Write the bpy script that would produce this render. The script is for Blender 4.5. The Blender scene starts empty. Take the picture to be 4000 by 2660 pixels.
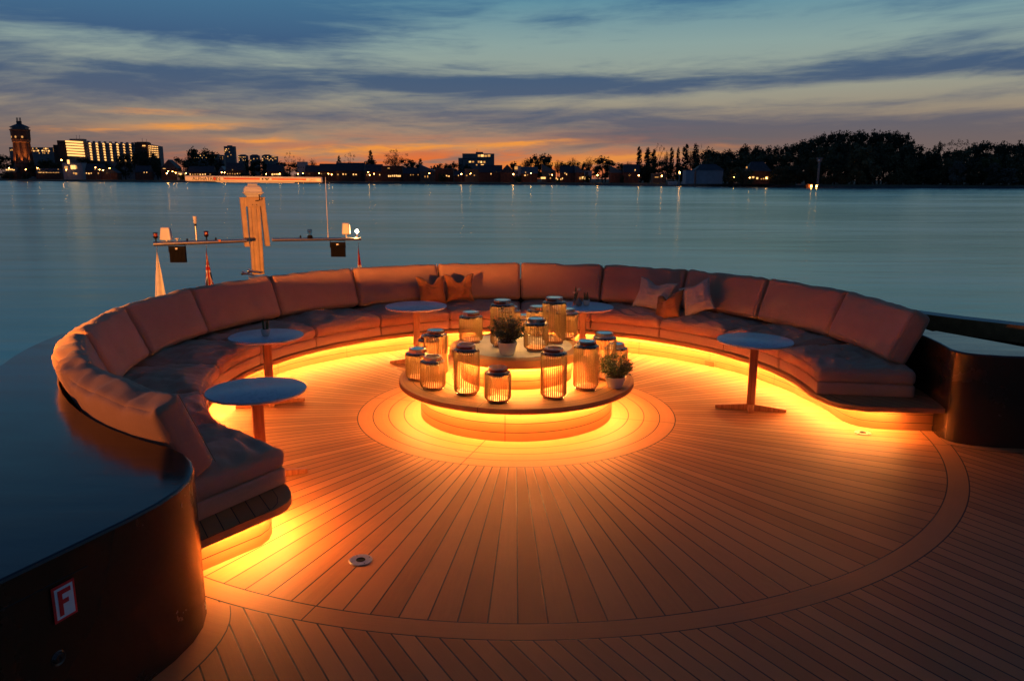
import bpy, math, random
from mathutils import Vector, Matrix, noise
random.seed(7)
SC = bpy.context.scene
COL = SC.collection
PI = math.pi
rad = math.radians

# ------------------------------------------------------------------ camera
FPX, PITCH, ROLL = 3010.635, rad(11.9098), rad(0.1745)
CAMZ = 2.4
CX, CY = 0.0471, 7.8208            # centre of the round lounge
_cp, _sp, _cr, _sr = math.cos(PITCH), math.sin(PITCH), math.cos(ROLL), math.sin(ROLL)
_R0, _U0, FW = Vector((1, 0, 0)), Vector((0, _sp, _cp)), Vector((0, _cp, -_sp))
RT = _cr * _R0 + _sr * _U0
UP = _cr * _U0 - _sr * _R0
cam_d = bpy.data.cameras.new('camera')
cam = bpy.data.objects.new('camera', cam_d)
COL.objects.link(cam)
m = Matrix((RT, UP, -FW)).transposed().to_4x4()
m.translation = Vector((0, 0, CAMZ))
cam.matrix_world = m
cam_d.sensor_width = 36
cam_d.lens = FPX / 4000 * 36
cam_d.clip_start = 0.05
cam_d.clip_end = 20000
SC.camera = cam
SC.view_settings.view_transform = 'Standard'
SC.view_settings.look = 'None'
SC.view_settings.exposure = 0.0
SC.view_settings.gamma = 1.0

def at(x, y, D):
    """metres: the spot D metres forward (along Y) seen in direction (x, y)"""
    d = FW + RT * ((x - 2000) / FPX) + UP * ((1330 - y) / FPX)
    t = D / d.y
    return Vector((0, 0, CAMZ)) + d * t

# ------------------------------------------------------------------ node helper
class N:
    """tiny expression wrapper over shader math nodes"""
    def __init__(s, nt, sock): s.nt, s.s = nt, sock
    def _m(s, op, *o, clamp=False):
        n = s.nt.nodes.new('ShaderNodeMath'); n.operation = op; n.use_clamp = clamp
        for i, v in enumerate((s,) + o):
            if isinstance(v, N): s.nt.links.new(v.s, n.inputs[i])
            else: n.inputs[i].default_value = v
        return N(s.nt, n.outputs[0])
    def __add__(s, o): return s._m('ADD', o)
    def __sub__(s, o): return s._m('SUBTRACT', o)
    def __mul__(s, o): return s._m('MULTIPLY', o)
    def __truediv__(s, o): return s._m('DIVIDE', o)
    __radd__ = __add__; __rmul__ = __mul__
    def rsub(s, o): return (s * -1.0) + o
    def abs(s): return s._m('ABSOLUTE')
    def floor(s): return s._m('FLOOR')
    def fract(s): return s._m('FRACT')
    def sqrt(s): return s._m('SQRT')
    def exp(s): return s._m('EXPONENT')
    def pow(s, o): return s._m('POWER', o)
    def lt(s, o): return s._m('LESS_THAN', o)
    def gt(s, o): return s._m('GREATER_THAN', o)
    def max(s, o): return s._m('MAXIMUM', o)
    def min(s, o): return s._m('MINIMUM', o)
    def atan2(s, o): return s._m('ARCTAN2', o)
    def asin(s): return s._m('ARCSINE')
    def clamp(s): return s._m('ADD', 0.0, clamp=True)
    def smooth(s, a, b):
        n = s.nt.nodes.new('ShaderNodeMapRange'); n.interpolation_type = 'SMOOTHSTEP'
        s.nt.links.new(s.s, n.inputs[0]); n.inputs[1].default_value = a; n.inputs[2].default_value = b
        return N(s.nt, n.outputs[0])

def combine(nt, x, y, z=0.0):
    n = nt.nodes.new('ShaderNodeCombineXYZ')
    for i, v in enumerate((x, y, z)):
        if isinstance(v, N): nt.links.new(v.s, n.inputs[i])
        else: n.inputs[i].default_value = v
    return n.outputs[0]

def sep(nt, sock):
    n = nt.nodes.new('ShaderNodeSeparateXYZ'); nt.links.new(sock, n.inputs[0])
    return [N(nt, n.outputs[i]) for i in range(3)]

def coords(nt, kind='Object'):
    return nt.nodes.new('ShaderNodeTexCoord').outputs[kind]

def fbm(nt, vec, scale=1.0, detail=4.0, rough=0.5, dist=0.0):
    n = nt.nodes.new('ShaderNodeTexNoise')
    nt.links.new(vec, n.inputs['Vector'])
    n.inputs['Scale'].default_value = scale; n.inputs['Detail'].default_value = detail
    n.inputs['Roughness'].default_value = rough; n.inputs['Distortion'].default_value = dist
    return N(nt, n.outputs['Fac'])

def mix(nt, fac, a, b, mode='MIX'):
    n = nt.nodes.new('ShaderNodeMix'); n.data_type = 'RGBA'; n.blend_type = mode
    for sock, v in ((n.inputs[0], fac), (n.inputs[6], a), (n.inputs[7], b)):
        if isinstance(v, N): nt.links.new(v.s, sock)
        elif isinstance(v, bpy.types.NodeSocket): nt.links.new(v, sock)
        elif isinstance(v, (int, float)): sock.default_value = v
        else: sock.default_value = (*v, 1)
    return n.outputs[2]

def ramp(nt, fac, stops):
    n = nt.nodes.new('ShaderNodeValToRGB'); nt.links.new(fac.s, n.inputs[0])
    cr = n.color_ramp
    while len(cr.elements) < len(stops): cr.elements.new(0.5)
    for e, (p, c) in zip(cr.elements, stops): e.position = p; e.color = (*c, 1)
    return n.outputs[0]

def srgb(r, g, b):
    f = lambda c: (c / 255 / 12.92) if c / 255 <= 0.04045 else ((c / 255 + 0.055) / 1.055) ** 2.4
    return (f(r), f(g), f(b))

# ------------------------------------------------------------------ world: dusk sky
W = bpy.data.worlds.new('World'); SC.world = W; W.use_nodes = True
nt = W.node_tree; nt.nodes.clear()
out = nt.nodes.new('ShaderNodeOutputWorld'); bg = nt.nodes.new('ShaderNodeBackground')
nt.links.new(bg.outputs[0], out.inputs[0])
gx, gy, gz = sep(nt, coords(nt, 'Generated'))
EL = gz.max(-0.2).asin() * (180 / PI)                 # elevation in degrees
AZ = gx.atan2(gy) * (180 / PI)                        # azimuth, 0 ahead, + to the right
ELP = EL.max(0.0)
e01 = (ELP / 90.0).pow(0.5)                           # 0..1, sqrt spacing
def es(d): return (max(d, 0) / 90) ** 0.5
bright = ramp(nt, e01, [(es(0), srgb(166, 120, 94)), (es(1.6), srgb(168, 134, 110)), (es(3), srgb(168, 142, 118)),
    (es(4.6), srgb(162, 150, 130)), (es(6.6), srgb(156, 162, 148)), (es(9), srgb(142, 166, 162)),
    (es(12), srgb(96, 146, 164)), (es(22), srgb(58, 100, 138)), (es(50), srgb(36, 68, 108)), (1.0, srgb(28, 54, 92))])
dark = ramp(nt, e01, [(es(0), srgb(124, 98, 92)), (es(1.6), srgb(112, 98, 100)), (es(3), srgb(96, 98, 110)),
    (es(4.6), srgb(86, 97, 118)), (es(6.6), srgb(72, 94, 122)), (es(9), srgb(64, 95, 130)),
    (es(12), srgb(70, 116, 148)), (es(22), srgb(44, 78, 116)), (es(50), srgb(30, 56, 94)), (1.0, srgb(24, 48, 84))])
# cloud cover: wisps drawn out along the horizon, swept up to the right
wv = combine(nt, AZ * 0.035, EL * 0.16 + AZ * -0.006, 3.1)
warp = fbm(nt, wv, 1.2, 3, 0.5)
warp2 = fbm(nt, combine(nt, AZ * 0.03, EL * 0.12, 9.7), 1.3, 3, 0.5)
cv = combine(nt, AZ * 0.052 + warp * 1.3, EL * 0.42 + AZ * -0.012 + warp2 * 1.7, 1.7)
n1 = fbm(nt, cv, 1.0, 7, 0.56, 0.3)
n2 = fbm(nt, combine(nt, AZ * 0.16 + warp * 2.0, EL * 1.25 + AZ * -0.03 + warp2 * 2.2, 6.2), 1.0, 6, 0.6, 0.2)
n3 = fbm(nt, combine(nt, AZ * 0.30 + EL * 0.35 + warp * 3.0, EL * 2.6 + AZ * -0.09 + warp2 * 3.0, 2.2), 1.0, 5, 0.6, 0.4)
mask = n1 * 0.50 + n2 * 0.33 + n3 * 0.17
blobs = [  # az, el, half az, half el, tilt (deg el per deg az), weight (+ bright, - dark)
    (-26, 10.7, 15, 2.1, -0.07, -0.34), (-24, 8.0, 10, 0.9, -0.05, 0.18), (-25, 5.9, 10, 0.8, 0.0, -0.15),
    (12, 9.2, 24, 1.9, 0.02, 0.20), (-2, 6.4, 17, 0.7, -0.02, -0.22), (27, 6.9, 12, 0.6, 0.02, -0.16),
    (10, 5.3, 9, 0.45, 0.03, 0.16), (25, 5.5, 9, 0.5, 0.02, 0.17), (33, 4.6, 7, 0.4, 0.04, 0.16),
    (-22, 3.4, 4, 0.35, 0.03, 0.20), (-17, 2.6, 3, 0.25, 0.03, 0.17), (-15, 1.5, 6, 0.35, -0.02, 0.2),
    (-5, 2.2, 9, 0.35, 0.0, 0.18), (8, 1.6, 9, 0.5, 0.0, 0.18), (14, 3.3, 10, 1.2, 0.0, -0.12),
    (-10, 4.3, 10, 0.6, 0.0, -0.06), (0, 11.5, 30, 0.8, 0.0, 0.05), (28, 2.2, 12, 1.6, 0.0, -0.1)]
for a, e, ha, he, tl, w in blobs:
    da = (AZ - a) / ha
    de = (EL - (AZ - a) * tl - e + (warp - 0.5) * (he * 1.4)) / he
    mask = mask + ((da * da + de * de) * -1.0).exp() * w
cm = mask.smooth(0.36, 0.66)
sky = mix(nt, cm, dark, bright)
# the afterglow sits left of centre and fades to mauve at the right
glow = (((AZ + 6.0) / 17.0).pow(2.0) * -1.0).exp()
lowm = (ELP / 3.4).pow(2.0) * -1.0
low = lowm.exp()
side = mix(nt, (glow.rsub(1.0)) * low, sky, srgb(122, 104, 98))
hot = glow * (((ELP - 0.3).max(0.0) / 1.9).pow(2.0) * -1.0).exp() * (n2.smooth(0.38, 0.60) * 0.95 + 0.12)
streak = AZ * 0.0
for a_, e_, ha_, he_, w_ in ((-22, 3.35, 3.2, .22, .9), (-17.5, 2.55, 2.2, .18, .8), (-28, 2.9, 3.5, .16, .5), (-13.5, 1.75, 4.5, .26, .9), (-4, 2.15, 7, .24, .9), (1.5, 2.5, 3, .15, .6), (9, 1.7, 6, .28, .7), (-24, 4.2, 3, .14, .35), (4, 1.2, 5, .2, .8)):
    da = (AZ - a_) / ha_; de = (EL - e_ - (AZ - a_) * 0.03 + (n1 - 0.5) * 1.3 + (n3 - 0.5) * 0.9) / he_
    streak = streak + ((da * da + de * de) * -1.0).exp() * w_
sky2a = mix(nt, hot.clamp(), side, srgb(240, 112, 36))
sky2 = mix(nt, (streak * (n2.smooth(0.3, 0.6) * 0.7 + 0.3)).clamp(), sky2a, srgb(250, 158, 64))
backside = AZ.abs().smooth(50.0, 120.0)               # away from the sunset the sky is plain blue
sky3 = mix(nt, backside, sky2, mix(nt, e01, srgb(52, 72, 98), srgb(28, 54, 92)))
st = nt.nodes.new('ShaderNodeTexSky'); st.sky_type = 'NISHITA'; st.sun_disc = False
st.sun_elevation = rad(-4); st.sun_rotation = rad(-6)
sky4 = mix(nt, 0.02, sky3, st.outputs[0], 'ADD')
nt.links.new(sky4, bg.inputs[0]); bg.inputs[1].default_value = 0.95

# ------------------------------------------------------------------ materials
MATS = {}
def new_mat(name):
    m = bpy.data.materials.new(name); m.use_nodes = True
    t = m.node_tree; p = t.nodes['Principled BSDF']; MATS[name] = m
    return m, t, p
def setp(t, p, **k):
    for key, v in k.items():
        s = p.inputs[key.replace('_', ' ')]
        if isinstance(v, N): t.links.new(v.s, s)
        elif isinstance(v, bpy.types.NodeSocket): t.links.new(v, s)
        elif isinstance(v, tuple) and len(v) == 3: s.default_value = (*v, 1)
        else: s.default_value = v
def bump(t, p, h, strength=0.3, dist=0.01):
    b = t.nodes.new('ShaderNodeBump'); b.inputs['Strength'].default_value = strength
    b.inputs['Distance'].default_value = dist
    t.links.new(h.s, b.inputs['Height']); t.links.new(b.outputs[0], p.inputs['Normal'])
def simple(name, col, rough=0.6, metal=0.0, var=0.15, scale=8.0, **k):
    m, t, p = new_mat(name)
    n = fbm(t, coords(t), scale, 5, 0.6)
    c = mix(t, n.smooth(0.3, 0.7), tuple(x * (1 - var) for x in col), tuple(min(1, x * (1 + var)) for x in col))
    setp(t, p, Base_Color=c, Metallic=metal, Roughness=(n * 0.25 + (rough - 0.12)))
    if k: setp(t, p, **k)
    return m
def emit(name, col, strength):
    m, t, p = new_mat(name)
    setp(t, p, Base_Color=(0.02, 0.02, 0.02), Roughness=0.5, Emission_Color=col, Emission_Strength=strength)
    return m
WARM = (1.0, 0.32, 0.065)

WOOD_A, WOOD_B = (0.29, 0.122, 0.042), (0.42, 0.190, 0.068)
CAULK = (0.012, 0.010, 0.010)
PL_ANG, PL_SP = rad(-58.6), 0.1035
def teak(name, mode, heights=None):
    """teak planking: mode 'deck' (radial inside the round, parallel outside), 'parallel', 'rings', 'plain', 'plinth'"""
    m, t, p = new_mat(name)
    x, y, z = sep(t, coords(t))
    th = y.atan2(x) * (180 / PI)
    r = (x * x + y * y).sqrt()
    # radial planks
    idr = ((th + 90.15 + 720) / 2.4)
    fr = (idr.fract() - 0.5).abs().rsub(0.5) * 2.4 * (PI / 180) * r
    # parallel planks
    nx, ny = -math.sin(PL_ANG), math.cos(PL_ANG)
    q = x * nx + y * ny
    al = x * math.cos(PL_ANG) + y * math.sin(PL_ANG)
    idp = (q + 50 + 0.022) / PL_SP
    fp = (idp.fract() - 0.5).abs().rsub(0.5) * PL_SP
    HW = 0.0044 if mode == 'deck' else 0.0030
    if mode == 'deck':
        inring = r.lt(1.646); inrad = r.lt(3.99); inbig = r.lt(4.145)
        dr = r * 0 + 9.0
        for rr in (1.646, 1.491, 1.332, 1.174, 3.99, 4.145):
            dr = dr.min((r - rr).abs())
        # butt joints in the rings
        for aa in (-107.0, -15.0, 164.0, 90.0):
            dj = ((th - aa).abs()) * (PI / 180) * r + inring.rsub(1.0) * (inrad) * 9.0 + inbig.rsub(1.0) * 9.0
            dr = dr.min(dj + 0.0008)
        da = fr + inring * 9.0 + inrad.rsub(1.0) * 9.0
        dp = fp + inbig * 9.0
        d = dr.min(da).min(dp)
        pid = (idr.floor() * (inrad - inring)) + idp.floor() * inbig.rsub(1.0) * 1.7 + (r * 6.45).floor() * inring
        gu = mix(t, inring + (inbig - inrad), combine(t, r * 1.6, th * 0.9), combine(t, th * 0.045, r * 40))
        gv = mix(t, inbig, combine(t, al * 1.4, q * 42), gu)
    elif mode == 'parallel':
        d = fp; pid = idp.floor(); gv = combine(t, al * 1.4, q * 42)
    elif mode == 'rings':
        d = r * 0 + 9.0
        for rr in heights: d = d.min((r - rr).abs())
        for aa in (-107.0, -2.0, 73.0, 163.0):
            dj = ((th - aa).abs()) * (PI / 180) * r
            d = d.min(dj + 0.001)
        pid = (r * 11).floor(); gv = combine(t, th * 0.045, r * 40)
    elif mode == 'plinth':
        d = r * 0 + 9.0
        for hh in heights: d = d.min((z - hh).abs())
        sp = 19.15
        if name == 'teak_plinth':
            dj = (((th + 720 + 8.0) / sp).fract() - 0.5).abs().rsub(0.5) * sp * (PI / 180) * r
            d = d.min(dj + 0.0012)
        else:
            for aa in (-96.3, -7.0, 84.0, 173.0):
                d = d.min((th - aa).abs() * (PI / 180) * r + 0.0006)
        pid = (z * 12).floor(); gv = combine(t, th * 0.06, z * 40)
    else:
        d = r * 0 + 9.0; pid = r * 0; gv = combine(t, th * 0.045, r * 30, z * 30)
    g1 = fbm(t, gv, 3.0, 6, 0.6, 0.4)
    g2 = fbm(t, coords(t), 1.3, 4, 0.6)
    wn = t.nodes.new('ShaderNodeTexWhiteNoise'); wn.noise_dimensions = '1D'; t.links.new(pid.s, wn.inputs['W'])
    pv = N(t, wn.outputs['Value'])
    tone = (g1 * 0.50 + g2 * 0.32 + pv * 0.50)
    c = mix(t, tone.smooth(0.35, 0.95), WOOD_A, WOOD_B)
    sp_ = fbm(t, coords(t), 9.0, 2, 0.5).smooth(0.72, 0.80)
    c = mix(t, sp_ * 0.25, c, (0.20, 0.12, 0.07))
    wear = fbm(t, coords(t), 0.55, 5, 0.65, 0.6)
    c = mix(t, wear.smooth(0.35, 0.70) * 0.45, c, (0.24, 0.125, 0.06))
    line = d.smooth(HW * 0.75, HW * 1.35)
    c = mix(t, line, CAULK, c)
    setp(t, p, Base_Color=c, Roughness=(g1 * 0.2 + 0.50), IOR=1.33)
    bump(t, p, line * 0.6 + g1 * 0.05, 0.35, 0.003)
    return m
M_DECK = teak('teak_deck', 'deck')
M_PAR = teak('teak_parallel', 'parallel')
M_PLAIN = teak('teak_plain', 'plain')
M_RINGS = teak('teak_rings', 'rings', (1.085, 0.98, 0.875, 0.77, 0.67))
M_PLINTH = teak('teak_plinth', 'plinth', (0.075, 0.16))
M_PLINTH2 = teak('teak_table_plinth', 'plinth', (0.085, 0.173, 0.467, 0.555))
M_CAULK = simple('black_caulk', (0.012, 0.010, 0.010), 0.7)

def fabric(name, ca, cb, weave=300.0, bs=0.35):
    m, t, p = new_mat(name)
    x, y, z = sep(t, coords(t))
    n = fbm(t, coords(t), 2.2, 5, 0.6); f = fbm(t, coords(t), weave, 2, 0.7)
    w = (((x + y) * weave * 1.3)._m('SINE') * ((x - y + z) * weave * 1.3)._m('SINE'))
    c = mix(t, (n * 0.3 + f * 0.7).smooth(0.35, 0.65), ca, cb)
    setp(t, p, Base_Color=c, Roughness=0.92, Sheen_Weight=0.12, Sheen_Roughness=0.5)
    p.inputs['Specular IOR Level'].default_value = 0.2
    bump(t, p, f + w * 0.25, bs, 0.0015)
    return m
M_FAB = fabric('taupe_fabric', (0.43, 0.225, 0.135), (0.57, 0.31, 0.19))
M_FABL = fabric('pale_linen', (0.50, 0.37, 0.26), (0.58, 0.45, 0.33))
M_FABR = fabric('rust_linen', (0.42, 0.15, 0.038), (0.52, 0.20, 0.055))
M_BLACK, t, p = new_mat('black_gloss')
_n = fbm(t, combine(t, *[a * b for a, b in zip(sep(t, coords(t)), (0.5, 2.2, 1.0))]), 2.0, 5, 0.6)
setp(t, p, Base_Color=(0.012, 0.009, 0.007), Roughness=(_n.smooth(0.35, 0.75) * 0.12 + 0.13), IOR=1.50)
bump(t, p, _n, 0.10, 0.02)
M_WALL, t, p = new_mat('dark_bronze_wall')
_n = fbm(t, coords(t), 3.0, 5, 0.6)
setp(t, p, Base_Color=(0.035, 0.018, 0.009), Roughness=(_n * 0.12 + 0.20), IOR=1.55)
M_STONE, t, p = new_mat('white_marble')
_n = fbm(t, coords(t), 2.2, 8, 0.65, 1.4); _v = (_n - 0.5).abs().smooth(0.0, 0.018)
_c = mix(t, fbm(t, coords(t), 3.0, 4, 0.5), (0.56, 0.57, 0.58), (0.62, 0.62, 0.63))
setp(t, p, Base_Color=mix(t, _v * 0.45 + 0.55, (0.30, 0.31, 0.34), _c), Roughness=0.35)
M_STONE2 = simple('grey_stone', (0.36, 0.33, 0.30), 0.5, var=0.2, scale=5)
M_TEAKRED, t, p = new_mat('red_teak')
_x, _y, _z = sep(t, coords(t))
_g = fbm(t, combine(t, _x * 40, _y * 40, _z * 3), 1.0, 6, 0.6, 0.6)
setp(t, p, Base_Color=mix(t, _g.smooth(0.3, 0.7), (0.20, 0.065, 0.022), (0.34, 0.13, 0.05)), Roughness=0.42)
bump(t, p, _g, 0.2, 0.002)
M_STEEL = simple('brushed_steel', (0.74, 0.64, 0.52), 0.36, 1.0, 0.06, 30)
M_CHROME = simple('chrome', (0.75, 0.73, 0.70), 0.14, 1.0, 0.04, 20)
M_DRAIN = simple('drain_steel', (0.34, 0.34, 0.34), 0.38, 0.9, 0.1, 60)
M_CORD = simple('bronze_cord', (0.28, 0.175, 0.075), 0.38, 0.5, 0.25, 120)
M_LEATHER = simple('brown_leather', (0.22, 0.05, 0.02), 0.5, 0.0, 0.2, 60)
M_BASE = simple('copper_base', (0.40, 0.16, 0.07), 0.4, 0.3, 0.15, 40)
M_PANEL, t, p = new_mat('solar_panel')
setp(t, p, Base_Color=(0.10, 0.17, 0.18), Roughness=0.15, IOR=1.9, Coat_Weight=1.0, Coat_Roughness=0.05)
M_GLASS, t, p = new_mat('clear_glass')
setp(t, p, Base_Color=(0.9, 0.92, 0.92), Roughness=0.03, IOR=1.45, Transmission_Weight=1.0)
M_LED = emit('led_strip', WARM, 560)
M_LED2 = emit('led_strip_table', WARM, 400)
M_LED3 = emit('led_strip_upper_tier', WARM, 560)
M_LANT = emit('lantern_lamp', (1.0, 0.50, 0.13), 140)
M_POT = simple('white_pot', (0.68, 0.62, 0.54), 0.45, var=0.06)
M_POTG = simple('grey_glaze', (0.16, 0.17, 0.18), 0.3, var=0.2)
M_SOIL = simple('soil', (0.03, 0.02, 0.015), 0.9)
M_LEAF = simple('herb_leaf', (0.055, 0.085, 0.025), 0.5, var=0.5, scale=30)
M_LEAF2 = simple('herb_leaf_pale', (0.12, 0.15, 0.04), 0.5, var=0.4, scale=30)
M_STEM = simple('herb_stem', (0.10, 0.07, 0.03), 0.7)
M_PETAL = simple('cream_petal', (0.75, 0.62, 0.38), 0.6)
M_WHITEP = simple('white_paint', (0.74, 0.72, 0.68), 0.35, var=0.05)
M_BLACKP = simple('black_plastic', (0.010, 0.009, 0.009), 0.75, Specular_IOR_Level=0.15)
M_REDP = simple('red_paint', (0.55, 0.02, 0.02), 0.4, var=0.05)
M_NAVY = simple('navy_cloth', (0.012, 0.016, 0.07), 0.8)
M_REDC = simple('red_cloth', (0.50, 0.025, 0.02), 0.8)
M_WHITEC = simple('white_cloth', (0.74, 0.70, 0.64), 0.8, var=0.06)
M_ALU = simple('mast_aluminium', (0.66, 0.46, 0.25), 0.42, 0.30, 0.10, 6)
M_STAR = emit('anchor_light', (1.0, 0.50, 0.16), 260)

# water
M_WATER, t, p = new_mat('river_water')
_x, _y, _z = sep(t, coords(t))
_dist = (_x * _x + _y * _y).sqrt()
_w1 = fbm(t, combine(t, _x * 0.05, _y * 0.22), 1.0, 5, 0.55)
_w2 = fbm(t, combine(t, _x * 0.9, _y * 1.6), 1.0, 3, 0.5)
_patch = (fbm(t, combine(t, _x * 0.010, _y * 0.035), 1.0, 4, 0.6) * 0.6 + fbm(t, combine(t, _x * 0.035, _y * 0.30), 1.0, 5, 0.65, 0.5) * 0.4).smooth(0.40, 0.62)
t.nodes.remove(p)
_o = t.nodes['Material Output']
_g = t.nodes.new('ShaderNodeBsdfGlossy'); _d = t.nodes.new('ShaderNodeBsdfDiffuse')
_g.distribution = 'GGX'
t.links.new(mix(t, _patch, (0.60, 0.80, 0.76), (0.88, 1.0, 0.92)), _g.inputs['Color'])
t.links.new((_patch * 0.05 + 0.19).s, _g.inputs['Roughness'])
_d.inputs['Color'].default_value = (0.014, 0.050, 0.055, 1)
_b = t.nodes.new('ShaderNodeBump'); _b.inputs['Strength'].default_value = 0.25; _b.inputs['Distance'].default_value = 0.35
t.links.new((_w1 + _w2 * 0.06).s, _b.inputs['Height']); t.links.new(_b.outputs[0], _g.inputs['Normal'])
_f = t.nodes.new('ShaderNodeFresnel'); _f.inputs[0].default_value = 1.40
_mx = t.nodes.new('ShaderNodeMixShader')
t.links.new((N(t, _f.outputs[0]) * 0.70 + 0.38).clamp().s, _mx.inputs[0])
t.links.new(_d.outputs[0], _mx.inputs[1]); t.links.new(_g.outputs[0], _mx.inputs[2])
t.links.new(_mx.outputs[0], _o.inputs[0])

# far bank
M_GRASS = simple('bank_grass', (0.040, 0.050, 0.014), 0.95, var=0.5, scale=0.15)
M_RIP = simple('bank_stone', (0.050, 0.048, 0.045), 0.95, var=0.5, scale=0.5)
M_LAND = simple('land', (0.025, 0.030, 0.012), 0.95, var=0.3, scale=0.05)
M_BRICK = simple('dark_brick', (0.12, 0.055, 0.035), 0.9, var=0.3, scale=0.6)
M_BRICK2 = simple('red_brick', (0.20, 0.075, 0.040), 0.9, var=0.3, scale=0.6)
M_PALEW = simple('pale_render', (0.36, 0.36, 0.38), 0.8, var=0.1, scale=0.4)
M_WOODW = simple('timber_wall', (0.16, 0.12, 0.085), 0.8, var=0.2, scale=0.6)
M_CONC = simple('grey_concrete', (0.22, 0.20, 0.19), 0.85, var=0.15, scale=0.3)
M_ROOF = simple('slate_roof', (0.04, 0.042, 0.05), 0.6, var=0.3, scale=0.8)
M_SOLAR = simple('glass_roof', (0.10, 0.12, 0.13), 0.10, var=0.1, scale=0.5)
M_ZINC = simple('zinc_roof', (0.10, 0.12, 0.15), 0.45, 0.3)
M_WIN = emit('lit_window', (1.0, 0.45, 0.12), 0.75)
M_WINH = emit('bright_window', (1.0, 0.50, 0.15), 1.9)
M_WIND = simple('dark_window', (0.03, 0.035, 0.045), 0.15)
M_GAL = emit('gallery_lamp', (1.0, 0.47, 0.13), 1.9)
M_LAMP = emit('street_lamp_glow', (1.0, 0.36, 0.07), 70.0)
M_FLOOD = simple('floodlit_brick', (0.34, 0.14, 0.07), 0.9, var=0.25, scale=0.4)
M_BARK = simple('bark', (0.030, 0.024, 0.018), 0.95)
def crown_mat(name, a, b):
    m, t, p = new_mat(name)
    oi = t.nodes.new('ShaderNodeObjectInfo'); rv = N(t, oi.outputs['Random'])
    n = fbm(t, coords(t), 1.3, 3, 0.6)
    c = mix(t, (n * 0.6 + rv * 0.4).smooth(0.3, 0.7), a, b)
    setp(t, p, Base_Color=c, Roughness=0.8)
    return m
M_CROWN = crown_mat('dark_leaves', (0.030, 0.042, 0.020), (0.060, 0.070, 0.028))
M_CROWN2 = crown_mat('olive_leaves', (0.075, 0.070, 0.028), (0.12, 0.11, 0.045))
M_CROWN3 = crown_mat('grey_blossom', (0.085, 0.085, 0.055), (0.13, 0.125, 0.10))
M_CROWN4 = crown_mat('spring_leaves', (0.085, 0.095, 0.022), (0.12, 0.12, 0.035))

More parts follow.
